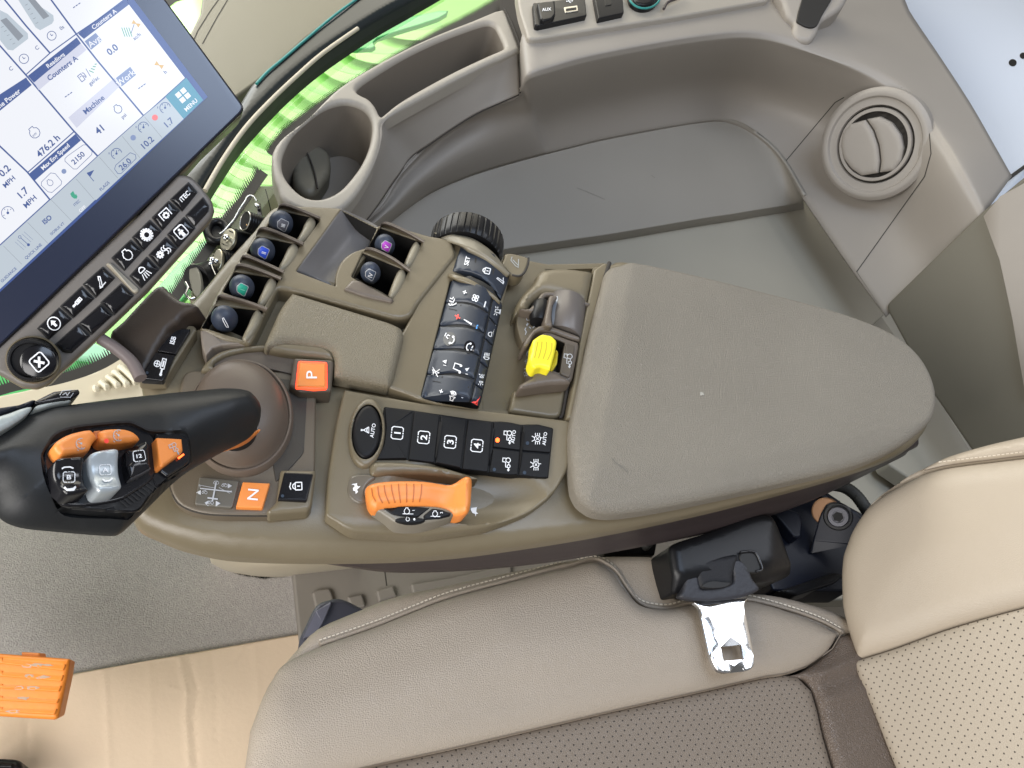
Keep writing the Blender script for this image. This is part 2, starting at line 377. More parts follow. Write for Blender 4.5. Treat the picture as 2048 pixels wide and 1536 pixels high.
ICON={
 'lock':[('c',rr(-.6,-.9,.6,.15,.1)),('a',(0,.15,.42,0,180)),('p',[(-.1,-.6),(.1,-.6),(.1,-.15),(-.1,-.15)])],
 'loader':[('l',[(.8,.9),(.1,.9),(-.6,-.3),(-.7,-.9),(-.3,-.7),(.3,.6)]),('l',[(-.7,-.9),(.8,-.4)])],
 'arm':[('c',[(-.3,-.9),(.25,.7),(.5,.6),(.1,-.9)]),('l',[(-.3,-.9),(.9,-.5)])],
 'cyl':[('c',[(-.25,-.2),(.25,-.2),(.25,.9),(-.25,.9)]),('l',[(0,-.2),(0,-.8)],2),('d',(0,-.85,.2)),('l',[(0,.0),(0,.7)],1.6)],
 'cyls':[('c',[(-.0,-.2),(.4,-.2),(.4,.9),(-.0,.9)]),('l',[(.2,-.2),(.2,-.8)],2),('d',(.2,-.85,.16)),('l',[(.2,.0),(.2,.7)],1.6),('o',(-.45,.2,.32)),('l',[(-.45,-.1),(-.45,.5)]),('l',[(-.75,.2),(-.15,.2)])],
 'arrowc':[('o',(0,0,.92)),('p',[(0,.6),(-.5,.05),(-.18,.05),(-.18,-.5),(.18,-.5),(.18,.05),(.5,.05)])],
 'gear':[('c',gearpts(.68,.95,14)),('o',(0,0,.5))],
 'sgear':[('c',gearpts(.35,.6,8)),('o',(0,0,.18))],
 'engine':[('l',[(-.35,.9),(.35,.9),(.35,.6),(.7,.35),(.8,-.1),(.6,-.6),(.2,-.85),(-.3,-.8),(-.65,-.5),(-.75,0),(-.6,.4),(-.35,.6),(-.35,.9)])],
 'pto':[('l',[(-.9,-.6),(-.9,.8),(.9,.8),(.9,-.6)]),('c',[(x*.55,y*.55-.1) for x,y in gearpts(.6,.95,8)])],
 'snow':[('c',[(x*.5-.55,y*.5) for x,y in gearpts(.5,.95,8)]),('a',(.35,.3,.3,90,270)),('a',(.35,-.3,.3,-90,90)),('a',(.75,.3,.3,90,270)),('a',(.75,-.3,.3,-90,90)),('o',(-.55,0,.2))],
 'man':[('c',rr(-.85,-.85,.85,.85,.3)),('d',(-.05,.4,.2)),('p',[(-.4,.15),(.3,.2),(.45,-.1),(.25,-.1),(.3,-.75),(-.25,-.75),(-.25,-.2),(-.55,-.3)])],
 'lamp':[('a',(0,.4,.45,-20,200)),('l',[(-.45,.25),(.45,.25)]),('l',[(-.4,0),(-.75,-.8)]),('l',[(-.1,0),(-.25,-.8)]),('l',[(.15,0),(.2,-.8)]),('l',[(.4,0),(.65,-.8)])],
 'X':[('c',rr(-.9,-.9,.9,.9,.3)),('l',[(-.4,-.5),(.4,.5)],1.9),('l',[(-.4,.5),(.4,-.5)],1.9)],
 'numbox':[('l',[(-.25,.85),(-.7,.85),(-.9,.6),(-.9,-.6),(-.7,-.85),(-.25,-.85)]),('l',[(.25,.85),(.7,.85),(.9,.6),(.9,-.6),(.7,-.85),(.25,-.85)]),('l',[(-.12,.85),(.12,.85)]),('l',[(-.12,-.85),(.12,-.85)])],
 'tractor':[('o',(.45,-.2,.38)),('o',(-.55,-.35,.25)),('l',[(.1,-.35),(-.3,-.35)]),('l',[(.75,.1),(.75,.7),(.15,.7),(.1,.2),(-.7,.15),(-.75,-.15)]),('l',[(-.8,-.35),(-1.15,-.35)],1.6),('p',[(-1.1,-.1),(-1.1,-.6),(-1.45,-.35)])],
 'diff':[('o',(0,0,.5)),('l',[(-.35,.5),(-.35,.95)]),('l',[(0,.6),(0,.95)]),('l',[(.35,.5),(.35,.95)]),('l',[(-.35,-.5),(-.35,-.95)]),('l',[(0,-.6),(0,-.95)]),('l',[(.35,-.5),(.35,-.95)]),('l',[(-.2,-.2),(.2,.2)]),('l',[(-.2,.2),(.2,-.2)]),('l',[(-.5,.2),(-.95,.45)]),('l',[(-.5,-.2),(-.95,-.45)]),('l',[(.5,.15),(.85,.15)])],
 'wheel':[('l',[(-.1,.9),(0,.4),(-.5,-.4),(0,-.15),(.5,-.4),(0,.4),(.1,.9)]),('l',[(-.6,-.55),(.6,-.55)],.6)],
 'fan':[('o',(.35,.35,.3)),('o',(-.35,.35,.3)),('o',(.35,-.35,.3)),('o',(-.35,-.35,.3)),('d',(0,0,.14))],
 'phone':[('a',(0,-.1,.75,20,160)),('d',(-.7,.1,.25)),('d',(.7,.1,.25)),('l',[(-.45,-.6),(.45,-.6)])],
 'phup':[('a',(-.1,-.1,.8,190,330)),('d',(-.75,-.3,.22)),('d',(.5,-.6,.22)),('l',[(-.1,.2),(.2,.6),(.6,.4),(.5,.0)]),('l',[(.2,.9),(.9,.8)])],
 'note':[('l',[(-.5,-.6),(-.5,.8),(.6,.8),(.6,-.4)]),('d',(-.65,-.6,.25)),('d',(.45,-.45,.25))],
 'spk':[('c',[(-.8,-.3),(-.4,-.3),(0,-.6),(0,.6),(-.4,.3),(-.8,.3)]),('a',(0,0,.35,-50,50)),('a',(0,0,.6,-50,50)),('a',(0,0,.85,-50,50))],
 'mute':[('c',[(-.5,-.3),(-.1,-.3),(.3,-.7),(.3,.7),(-.1,.3),(-.5,.3)]),('l',[(-.8,.8),(.8,-.8)]),('l',[(-.8,-.8),(.8,.8)])],
 'haz':[('c',[(-.8,-.6),(.8,-.6),(0,.8)]),('c',[(-.4,-.35),(.4,-.35),(0,.3)])],
 'seat':[('o',(-.5,.3,.3)),('l',[(-.7,-.1),(-.2,-.7),(.3,-.6)]),('l',[(.1,.8),(.1,-.1),(.7,-.2)]),('l',[(.5,.7),(.5,.2),(.9,.1)]),('l',[(-.3,0),(.0,.4)])],
 'head':[('a',(-.1,0,.5,90,270)),('l',[(-.1,.5),(-.1,-.5)]),('l',[(.1,.4),(.75,.4)]),('l',[(.1,.13),(.75,.13)]),('l',[(.1,-.13),(.75,-.13)]),('l',[(.1,-.4),(.75,-.4)])],
 'side':[('a',(-.35,0,.3,90,270)),('l',[(-.35,.3),(-.35,-.3)]),('a',(.35,0,.3,-90,90)),('l',[(.35,.3),(.35,-.3)]),('l',[(-.75,.3),(-.95,.4)]),('l',[(-.75,0),(-1,0)]),('l',[(-.75,-.3),(-.95,-.4)]),('l',[(.75,.3),(.95,.4)]),('l',[(.75,0),(1,0)]),('l',[(.75,-.3),(.95,-.4)])],
 'beacon':[('c',[(-.3,-.5),(.3,-.5),(.25,.4),(-.25,.4)]),('l',[(-.5,-.6),(.5,-.6)]),('l',[(-.5,.3),(-.9,.5)]),('l',[(-.5,0),(-.9,0)]),('l',[(.5,.3),(.9,.5)]),('l',[(.5,0),(.9,0)])],
 'hitch':[('l',[(-.9,-.5),(-.2,-.5),(.5,.5),(.2,.7),(-.3,-.1),(.8,-.1)]),('l',[(.2,-.6),(.9,-.6)]),('l',[(-.7,.6),(-.2,.6)])],
 'rabbit':[('p',[(-.9,-.5),(-.5,-.2),(-.6,.2),(-.2,.45),(.25,.3),(.4,.55),(.2,.95),(.5,.8),(.65,.5),(.95,.2),(.6,.05),(.5,-.3),(.8,-.6),(.3,-.5),(-.1,-.35),(-.4,-.7)])],
 'turtle':[('p',[(-.95,-.3),(-.6,-.15),(-.5,.2),(-.1,.5),(.3,.45),(.55,.1),(.95,.25),(.95,-.05),(.6,-.25),(.55,-.6),(.35,-.3),(-.3,-.3),(-.5,-.6),(-.6,-.3)])],
 'clock':[('o',(0,0,.9)),('l',[(0,.5),(0,0),(.35,0)])],
 'gauge':[('a',(0,0,.85,-30,210)),('l',[(0,0),(.35,.4)]),('d',(0,0,.18)),('l',[(-.95,.7),(-.75,.95)]),('l',[(-.7,.1),(-.5,.1)]),('l',[(0,.75),(0,.55)]),('l',[(.7,.1),(.5,.1)])],
 'flag':[('l',[(-.5,-.9),(-.5,.8)]),('p',[(-.5,.85),(.7,.45),(-.5,.0)])],
 'menu':[('p',[(-.9,.1),(-.1,.1),(-.1,.9),(-.9,.9)]),('p',[(.1,.1),(.9,.1),(.9,.9),(.1,.9)]),('p',[(-.9,-.9),(-.1,-.9),(-.1,-.1),(-.9,-.1)]),('p',[(.1,-.9),(.9,-.9),(.9,-.1),(.1,-.1)])],
 'hour':[('p',[(-.5,-.9),(.5,-.9),(.08,0),(.5,.9),(-.5,.9),(-.08,0)])],
 'pump':[('c',[(-.7,-.8),(.2,-.8),(.2,.8),(-.7,.8)]),('l',[(-.5,.3),(0,.3)]),('l',[(.2,0),(.5,.0),(.6,-.6),(.8,-.4),(.8,.5),(.5,.8)])],
 'lines':[('l',[(-.9,-.8),(-.9,.8)],.5),('l',[(-.5,-.8),(-.5,.8)],.5),('l',[(.5,-.8),(.5,.8)],.5),('l',[(.9,-.8),(.9,.8)],.5),('l',[(0,-.8),(0,.6)],1.2),('o',(0,.75,.18)),('d',(0,-.8,.2))],
 'usb':[('l',[(-.9,0),(.8,0)]),('d',(-.9,0,.2)),('l',[(-.5,0),(-.1,.5),(.3,.5)]),('l',[(-.3,0),(.1,-.5),(.4,-.5)]),('p',[(.7,.25),(.7,-.25),(1.1,0)])],
}
# ---------------------------------------------------------------- materials
def hexc(h): 
    c=[int(h[i:i+2],16)/255 for i in (0,2,4)]; return tuple(x/12.92 if x<=.04045 else ((x+.055)/1.055)**2.4 for x in c)
def mat(name, col, rough=.5, metal=0., bump=None, emit=None, es=1., coat=0., spec=.5, var=None, trans=0., sheen=0., dots=None, alpha=1.):
    m=bpy.data.materials.new(name); m.use_nodes=True; n=m.node_tree; b=n.nodes['Principled BSDF']
    c=hexc(col) if isinstance(col,str) else col
    b.inputs['Base Color'].default_value=(*c,1); b.inputs['Roughness'].default_value=rough; b.inputs['Metallic'].default_value=metal
    b.inputs['Specular IOR Level'].default_value=spec; b.inputs['Coat Weight'].default_value=coat; b.inputs['Transmission Weight'].default_value=trans
    b.inputs['Sheen Weight'].default_value=sheen; b.inputs['Coat Roughness'].default_value=.25 if 'bezel' in name else .08
    if emit: b.inputs['Emission Color'].default_value=(*(hexc(emit) if isinstance(emit,str) else emit),1); b.inputs['Emission Strength'].default_value=es
    tcn=n.nodes.new('ShaderNodeTexCoord')
    colout=None
    if var:                                             # (scale, amount): slow uneven wear in the colour
        t=n.nodes.new('ShaderNodeTexNoise'); t.inputs['Scale'].default_value=var[0]; t.inputs['Detail'].default_value=5
        n.links.new(tcn.outputs['Object'],t.inputs['Vector'])
        r_=n.nodes.new('ShaderNodeMapRange'); r_.inputs[1].default_value=.3; r_.inputs[2].default_value=.7; r_.inputs[3].default_value=1-var[1]; r_.inputs[4].default_value=1+var[1]
        n.links.new(t.outputs['Fac'],r_.inputs[0]); mx=n.nodes.new('ShaderNodeVectorMath'); mx.operation='SCALE'; mx.inputs[0].default_value=c
        n.links.new(r_.outputs[0],mx.inputs['Scale']); colout=mx.outputs[0]
        ro=n.nodes.new('ShaderNodeMapRange'); ro.inputs[1].default_value=.3; ro.inputs[2].default_value=.7; ro.inputs[3].default_value=max(.05,rough-.07); ro.inputs[4].default_value=min(1,rough+.07)
        n.links.new(t.outputs['Fac'],ro.inputs[0]); n.links.new(ro.outputs[0],b.inputs['Roughness'])
    hgt=None
    if bump:                                            # (kind, scale, strength, distance)
        kind,sc,st,di=bump
        if kind=='leather':
            t=n.nodes.new('ShaderNodeTexVoronoi'); t.feature='DISTANCE_TO_EDGE'; t.inputs['Scale'].default_value=sc
            wq=n.nodes.new('ShaderNodeTexNoise'); wq.inputs['Scale'].default_value=sc*.6; n.links.new(tcn.outputs['Object'],wq.inputs['Vector'])
            ad=n.nodes.new('ShaderNodeVectorMath'); ad.operation='MULTIPLY_ADD'; ad.inputs[1].default_value=(.8/sc,)*3
            n.links.new(wq.outputs['Color'],ad.inputs[0]); n.links.new(tcn.outputs['Object'],ad.inputs[2]); n.links.new(ad.outputs[0],t.inputs['Vector'])
            rm=n.nodes.new('ShaderNodeMapRange'); rm.interpolation_type='SMOOTHSTEP'; rm.inputs[2].default_value=.25; n.links.new(t.outputs['Distance'],rm.inputs[0]); hgt=rm.outputs[0]
        else:
            t=n.nodes.new('ShaderNodeTexNoise'); t.inputs['Scale'].default_value=sc; t.inputs['Detail'].default_value=3; n.links.new(tcn.outputs['Object'],t.inputs['Vector']); hgt=t.outputs['Fac']
        bp=n.nodes.new('ShaderNodeBump'); bp.inputs['Strength'].default_value=st; bp.inputs['Distance'].default_value=di
        n.links.new(hgt,bp.inputs['Height']); n.links.new(bp.outputs[0],b.inputs['Normal'])
    if dots:                                            # perforated leather: (spacing m, radius fraction, rotation deg)
        sp,rad,rot=dots
        mp=n.nodes.new('ShaderNodeMapping'); mp.inputs['Rotation'].default_value=(0,0,math.radians(rot)); mp.inputs['Scale'].default_value=(1/sp,1/sp,1)
        uvn=n.nodes.new('ShaderNodeUVMap'); n.links.new(uvn.outputs[0],mp.inputs['Vector'])
        fx=n.nodes.new('ShaderNodeVectorMath'); fx.operation='FRACTION'; n.links.new(mp.outputs[0],fx.inputs[0])
        sb=n.nodes.new('ShaderNodeVectorMath'); sb.operation='SUBTRACT'; sb.inputs[1].default_value=(.5,.5,0); n.links.new(fx.outputs[0],sb.inputs[0])
        ln=n.nodes.new('ShaderNodeVectorMath'); ln.operation='LENGTH'; n.links.new(sb.outputs[0],ln.inputs[0])
        th=n.nodes.new('ShaderNodeMapRange'); th.inputs[1].default_value=rad*.8; th.inputs[2].default_value=rad*1.2; n.links.new(ln.outputs['Value'],th.inputs[0])
        mc=n.nodes.new('ShaderNodeMix'); mc.data_type='RGBA'; mc.inputs['A'].default_value=(c[0]*.12,c[1]*.11,c[2]*.1,1)
        if colout: n.links.new(colout,mc.inputs['B'])
        else: mc.inputs['B'].default_value=(*c,1)
        n.links.new(th.outputs[0],mc.inputs['Factor']); colout=mc.outputs['Result']
    if colout: n.links.new(colout,b.inputs['Base Color'])
    return m
FB=('noise',1400,.25,.0004)
M=dict(
 con=mat('console_plastic',(.160,.132,.084),.34,bump=FB,var=(9,.06)),
 con2=mat('dark_console_plastic',(.085,.068,.05),.42,bump=FB,var=(9,.06)),
 pad=mat('armrest_rubber',(.200,.178,.143),.5,bump=('leather',750,.6,.0007),var=(7,.08)),
 trim=mat('trim_plastic',(.285,.258,.226),.5,bump=FB,var=(5,.05)),
 trimd=mat('dark_trim_plastic',(.125,.115,.088),.5,bump=FB,var=(5,.05)),
 shelf=mat('shelf_plastic',(.37,.345,.285),.6,spec=.25,bump=FB,var=(5,.04)),
 tray=mat('tray_plastic',(.33,.30,.255),.5,bump=FB,var=(5,.04)),
 under=mat('shaded_skirt_plastic',(.042,.032,.032),.42,bump=FB),  # shade under the console rim is put into this dark mauve colour
 void=mat('recess_black',(.012,.011,.01),.6),
 blk=mat('black_plastic',(.007,.007,.008),.36,spec=.3,bump=('noise',900,.15,.0003)),
 blkg=mat('gloss_black',(.008,.008,.010),.18),
 blks=mat('satin_black',(.013,.014,.015),.48,spec=.35,bump=('noise',1200,.2,.0003),var=(12,.1)),
 key=mat('keypad_rubber',(.020,.027,.042),.4),
 key2=mat('button_rubber',(.006,.006,.007),.5,spec=.25,bump=('noise',1500,.15,.0003)),
 ball=mat('lever_knob_rubber',(.026,.036,.060),.5),
 white=mat('white_print',(.75,.76,.78),.5,emit=(.8,.82,.85),es=.12),
 dimw=mat('worn_print',(.45,.46,.48),.5),
 org=mat('orange_plastic',(.78,.25,.05),.42,bump=('noise',900,.1,.0003)),
 orgd=mat('orange_groove',(.45,.12,.02),.5),
 red=mat('red_print',(.75,.06,.05),.5,emit=(.9,.08,.05),es=.25),
 blue=mat('blue_print',(.1,.35,.8),.5,emit=(.1,.4,.9),es=.2),
 glow=mat('red_backlight',(.8,.05,.02),.4,emit=(1,.07,.02),es=2.2),
 led=mat('red_led',(.9,.1,.02),.3,emit=(1,.12,.02),es=4),
 ledo=mat('unlit_led',(.03,.045,.07),.3),
 yel=mat('yellow_plastic',(.92,.80,.03),.4),
 yeld=mat('yellow_groove',(.55,.45,.02),.5),
 silver=mat('silver_button',(.42,.46,.48),.35,metal=.3),
 chrome=mat('polished_steel',(.72,.73,.74),.14,metal=1.,bump=('noise',60,.05,.001),var=(60,.06)),
 steel=mat('brushed_steel',(.55,.53,.48),.3,metal=1.),
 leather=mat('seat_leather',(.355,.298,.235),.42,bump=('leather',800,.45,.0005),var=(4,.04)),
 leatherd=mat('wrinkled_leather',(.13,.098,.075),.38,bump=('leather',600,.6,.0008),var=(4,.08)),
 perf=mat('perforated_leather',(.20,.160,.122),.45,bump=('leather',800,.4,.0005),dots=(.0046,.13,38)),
 perfb=mat('lit_perforated_leather',(.37,.315,.245),.45,bump=('leather',900,.2,.0004),dots=(.0050,.12,30)),  # cushion leather in a lighter tone, the light on the backrest painted in
 leathb=mat('lit_backrest_leather',(.41,.345,.265),.42,bump=('leather',900,.2,.0004),var=(4,.03)),  # same leather as the seat, brighter light put into the colour
 thread=mat('stitch_thread',(.68,.61,.50),.7),
 threadd=mat('dark_thread',(.20,.16,.12),.7),
 carpet=mat('carpet_pile',(.36,.335,.315),.95,bump=('noise',600,.7,.002),sheen=.3,var=(500,.18)),
 card=mat('cardboard',(.66,.52,.38),.75,bump=('noise',200,.2,.001),var=(8,.05)),
 floorp=mat('floor_plastic',(.21,.19,.165),.5,bump=FB),
 glass=None,
 green=mat('green_paint',(.36,.70,.20),.22,coat=.6),
 green2=mat('dark_green_reflection',(.10,.50,.16),.22,coat=.6),
 pale=mat('pale_panel',(.60,.65,.74),.35),
 cream=mat('cream_plastic',(.52,.47,.36),.5,bump=FB),
 creamw=mat('cream_slat',(.72,.68,.55),.45),
 frame=mat('window_frame_black',(.010,.016,.018),.32),
 bezel=mat('screen_bezel_glass',(.003,.008,.030),.30,spec=.6,coat=1.),  # some of the blue reflection is put into the base colour
 teal=mat('teal_seal',(.02,.22,.20),.5),
 arm=mat('bracket_brown',(.035,.025,.018),.5,bump=FB),
 belt=mat('belt_webbing',(.007,.007,.009),.7,bump=('noise',700,.5,.0008)),
 beltb=mat('worn_black_boot',(.024,.024,.029),.55,bump=('noise',300,.5,.001)),
 navy=mat('navy_painted_steel',(.006,.008,.016),.38,spec=.3),
 copper=mat('copper_bush',(.28,.15,.075),.5,metal=.4),
 seam=mat('panel_gap',(.035,.03,.025),.8),
 boot=mat('boot_rubber',(.125,.095,.072),.42,bump=FB),
 ground=mat('pale_concrete',(.6,.58,.52),.9,bump=('noise',30,.3,.01)),
)
def scr(name,c,s=1.): return mat(name,(.02,.02,.02),.1,emit=c,es=s)
def glassmat():
    m=bpy.data.materials.new('window_glass'); m.use_nodes=True; n=m.node_tree; n.nodes.remove(n.nodes['Principled BSDF'])
    a=n.nodes.new('ShaderNodeBsdfTransparent'); a.inputs[0].default_value=(.86,.95,.86,1); g=n.nodes.new('ShaderNodeBsdfGlossy'); g.inputs['Roughness'].default_value=.03
    f=n.nodes.new('ShaderNodeFresnel'); f.inputs[0].default_value=1.45; x=n.nodes.new('ShaderNodeMixShader')
    n.links.new(f.outputs[0],x.inputs[0]); n.links.new(a.outputs[0],x.inputs[1]); n.links.new(g.outputs[0],x.inputs[2]); n.links.new(x.outputs[0],n.nodes['Material Output'].inputs[0]); return m
M['glass']=glassmat()
ZO.update(Q=(0,640,4.876),R=(380,380,6.4),T=(960,480,4.0429))
# ================================================================ the setting
def sheet(name,x0,y0,x1,y1,zz,m,kind='structure'):
    o=build(name,[(x0,y0,zz),(x1,y0,zz),(x1,y1,zz),(x0,y1,zz)],[(0,1,2,3)],m,wn=False); o['kind']=kind; return o
sheet('ground',-12,-12,12,12,-1.45,M['ground'])
# cab floor below the seat
fl=hf('floor',z('N',(-400,700),(560,1000),(1900,960),(2300,1900),(-400,1900)),-.57,M['floorp'],wall=.03,r=.002); fl['kind']='structure'

# ---- carpet and cardboard
jag=z('J',(945,128),(965,160),(985,190),(1040,222),(1110,245),(1200,258),(1280,250),(1345,238),(1362,262),(1378,300),(1380,345),(1392,400),(1398,460),(1405,560))
jj=[]
for a in dens(jag,4,False): jj.append((a[0]+random.uniform(-1.8,1.8),a[1]+random.uniform(-1.8,1.8)))
cp_out=[(-350,760),(120,780),(300,900),(400,1060)]+jj+[(620,1420),(-350,1500)]
mat_=hf('floor_mat',cp_out,-.545,M['carpet'],r=.004,wall=.02,grid=.02)
tag(mat_,'grey carpet mat with a ragged cut edge beside the console foot','floor mat')
ed=G()
for i in range(0,len(jj)-1):
    a=Vector(jj[i]); b=Vector(jj[i+1]); t=(b-a).normalized() if (b-a).length>0 else Vector((1,0)); nn=Vector((t.y,-t.x))
    for k in range(4):
        p=a+(b-a)*random.random(); q=p+nn*random.uniform(1,6)+t*random.uniform(-3,3); ed.line([tuple(p-nn*3),tuple(q)],.9)
e=build('carpet_edge_shade_fibres',[P(p,-.5435) for p in ed.V],ed.F,mat('shaded_carpet_edge',(.02,.018,.016),.9),wn=False)  # ragged fibres coloured near black for the shadow along the cut edge
e.parent=mat_; 
CB=[(x,y) for x,y in z('J',(-60,905),(-60,790),(240,722),(310,702),(850,608),(1390,513),(1640,470),(1900,1500),(-100,1500))]
CB[0]=(-80,1460)
folds=[(z('J',(815,620),(830,700),(850,780),(845,900),(862,1129)),.0018,3.5,1),(z('J',(862,612),(872,680),(900,770),(880,900),(900,1129)),.0016,4,-1),
 (z('J',(470,680),(480,760),(490,950),(500,1129)),.0014,4,1),(z('J',(112,740),(122,900),(125,1129)),.0014,4,-1),
 (z('J',(1110,580),(1060,650),(960,720),(905,765)),.0010,3,1),(z('J',(760,760),(850,785)),.0008,3,1),(z('J',(960,595),(985,780),(985,1000)),.0006,5,-1),(z('J',(680,640),(690,900),(700,1129)),.0006,6,1),(z('J',(1160,560),(1180,900),(1190,1129)),.0006,6,1)]
def cbz(px,py,d):
    h=np.zeros(len(px))
    for l,a,w,s in folds: h+= .45*s*a*np.exp(-(ldist(px,py,l)/w)**2)
    return h
cb=hf('cardboard_sheet',CB,-.538,M['card'],r=.0008,wall=.003,grid=.0045,zf=cbz,extra=[dens(l[0],4,False) for l in folds],sharp=60,wn=False)
tag(cb,'flat creased brown cardboard sheet lying over the carpet mat','cardboard')

# ---- floor plastic with moulded ribs beside the seat
t=thing('floor_panel','grey moulded plastic floor panel with square ribs between console and seat','floor panel',(800,1180),-.55)
fp=z('J',(1330,235),(1345,200),(1700,130),(2500,90),(3000,0))+[(1600,1200),(1000,1330),(600,1300)]
pn=hf('panel',fp,-.53,M['floorp'],t,r=.004,wall=.02)
for q in (z('J',(1420,330),(1440,315),(1500,308),(1512,330),(1530,400),(1440,410)),z('J',(1580,348),(1650,335),(1665,390),(1600,405)),z('J',(1712,320),(1790,298),(1808,345),(1725,370)),
          z('J',(1870,290),(2048,262),(2330,200),(2330,260),(1880,330))):
    hf('rib',RP(q,4),-.524,M['floorp'],t,r=.003,wall=.006)
G().line(z('J',(1750,225),(1760,300)),2.2).put('panel_gap',pn,M['seam'],t)
ped=thing('console_foot','beige moulded foot below the front of the armrest console','console foot',(500,1120),-.5)
patch('foot_shell',[[(400,1080,-.42),(520,1080,-.40),(640,1090,-.38),(760,1090,-.38)],[(418,1100,-.44),(520,1120,-.42),(630,1115,-.40),(760,1105,-.40)],
 [(426,1120,-.54),(472,1140,-.548),(560,1148,-.548),(720,1128,-.53)],[(430,1126,-.565),(475,1144,-.565),(590,1150,-.565),(760,1140,-.56)]],M['cream'],ped)

# ---- orange pedal
t=thing('brake_pedal','worn orange ribbed brake pedal at the left above the cardboard','pedal',(60,1370),-.45)
pp=RP(z('J',(-260,590),(0,608),(315,632),(305,700),(262,900),(245,910),(0,895),(-260,880)),4)
ppl=pln((60,1370),-.40,(-.12,-.25,1))
def pz(px,py,d):
    return np.zeros(len(px))
pb=hf('pedal_plate',pp,ppl,mat('worn_orange_paint',(.86,.26,.03),.45,bump=('noise',150,.2,.001),var=(25,.08)),t,r=.004,wall=.02,taper=.06)
for k,(a,b,c,d) in enumerate(((615,660,655,688),(675,718,703,737),(735,772,752,785),(790,828,812,838),(842,880,858,888))):
    q=RP(z('J',(-240,a),(0,a+10),(300-k*10,c+2),(288-k*10,d),(0,b-5),(-240,b-8)),4)
    ribo=hf('grip_rib',q,ppl.up(.0014),bpy.data.materials['worn_orange_paint'],t,r=.0018,wall=.004)
g=G()
for cx,cy in z('J',(215,660),(190,715),(150,765),(110,812),(130,665),(90,765),(60,870),(170,662),(130,712)):
    g.poly([(cx+random.uniform(5,20)*math.cos(a*.63),cy+random.uniform(1,5)*math.sin(a*.63)) for a in range(10)])
g.put('scuff',[pb]+[c for c in t.children if c.name.startswith('grip')],mat('scuffed_bare_metal',(.50,.36,.26),.5),t)
hf('pedal_tab',RP(z('J',(95,600),(180,605),(185,640),(98,635)),3),ppl.up(-.008),M['org'],t,r=.002,wall=.012)
tube('pedal_arm',[P((-60,1320),-.39),P((-220,1330),-.44)],.012,M['navy'],t)
sp=thing('small_pedal','black rubber pedal corner at the bottom left on the cardboard','pedal',(15,1530),-.50)
q=RP(z('J',(-150,1075),(60,1085),(95,1095),(102,1140),(60,1260),(-150,1260)),8)
sb=hf('pedal_pad',q,-.49,M['blk'],sp,r=.006,wall=.03)
hf('grip_rib',RP(z('J',(-100,1105),(55,1110),(55,1128),(-100,1125)),3),-.486,M['blk'],sp,r=.002,wall=.004)

# ---- right hand side of the cab: moulded trim wall, shelf and vent
t=thing('side_trim_panel','large grey brown moulded trim panel sweeping round the right side of the cab','trim panel',(1300,350),-.2)
T_=[(700,462,-.086),(762,408,-.086),(806,340,-.084),(892,256,-.076),(962,216,-.066),(1037,190,-.050),(1052,158,-.006),(1100,140,0),(1205,112,0),(1400,78,0),(1520,72,0),(1640,104,0),(1742,145,0),(1819,196,0),(1880,280,0),(1921,348,0),(1966,432,-.012)]
O_=[(696,455,-.085),(757,401,-.085),(800,333,-.083),(887,250,-.075),(958,210,-.065),(1034,180,-.049),(1044,70,.004),(1100,66,.004),(1200,50,.004),(1400,12,.004),(1545,-30,.004),(1770,-70,.004),(1818,20,.004),(1878,110,.004),(1940,205,.004),(1990,292,.004),(2024,352,-.004)]
B_=[(740,480),(800,430),(860,388),(930,357),(1000,334),(1080,312),(1100,307),(1140,297),(1230,276),(1409,245),(1470,250),(1525,283),(1566,327),(1606,395),(1660,475),(1712,550),(1772,632)]
def mixp(a,b,k,bz): return (a[0]*(1-k)+b[0]*k,a[1]*(1-k)+b[1]*k,bz)
rows=[[tuple(a) for a in O_],[mixp(o,a,.75,a[2]+.005) for o,a in zip(O_,T_)],[tuple(a) for a in T_],
      [mixp(a,b,.12,a[2]-.018) for a,b in zip(T_,B_)],[mixp(a,b,.55,-.105) for a,b in zip(T_,B_)],[(b[0],b[1],-.155) for b in B_]]
wallp=patch('wall_moulding',rows,M['trim'],t,n=5,m=6)
C_=B_[:14]
D_=[(760,640),(800,600),(850,560),(900,530),(1000,503),(1080,491),(1100,488),(1140,482),(1230,469),(1400,440),(1460,431),(1520,421),(1570,413),(1607,406)]
rows=[[(a[0],a[1]-4,-.152) for a in C_],[mixp(a,b,.04,-.157) for a,b in zip(C_,D_)],[mixp(a,b,.5,-.172) for a,b in zip(C_,D_)],[mixp(a,b,.93,-.188) for a,b in zip(C_,D_)],[(b[0],b[1],-.194) for b in D_],[(b[0]+1,b[1]+14,-.215) for b in D_]]
stepp=patch('step_moulding',rows,mat('step_plastic',(.29,.268,.232),.5,spec=.3,bump=FB,var=(5,.05)),t,n=5,m=5)
for q in (z('H',(300,735),(340,750),(410,780)),z('H',(590,685),(605,695))): G().line(q,.6).put('scratch',stepp,mat('scratch_mark',(.17,.155,.135),.6),t)
sh=hf('shelf',[(700,560),(1000,480),(1300,430),(1606,395),(1770,628),(1740,655),(1600,860),(1200,900),(800,800)],-.212,M['shelf'],t,r=.003,wall=.03,grid=.03)
dp=hf('door_panel',RP([(1769,612),(1962,424),(2075,330),(2120,1000),(1945,905),(1860,780)],[14,4,4,4,4,4]),pl3((1767,612,-.15),(1962,424,-.008),(1900,800,-.15)),M['trimd'],t,r=.004,wall=.02,grid=.03)
hf('panel_border',[(1966,432),(2000,392),(2048,366),(2110,330),(2110,800),(2050,790),(2024,640),(1998,520)],pl3((1767,612,-.145),(1962,424,-.003),(1900,800,-.145)),M['trim'],t,r=.001,wall=.006)
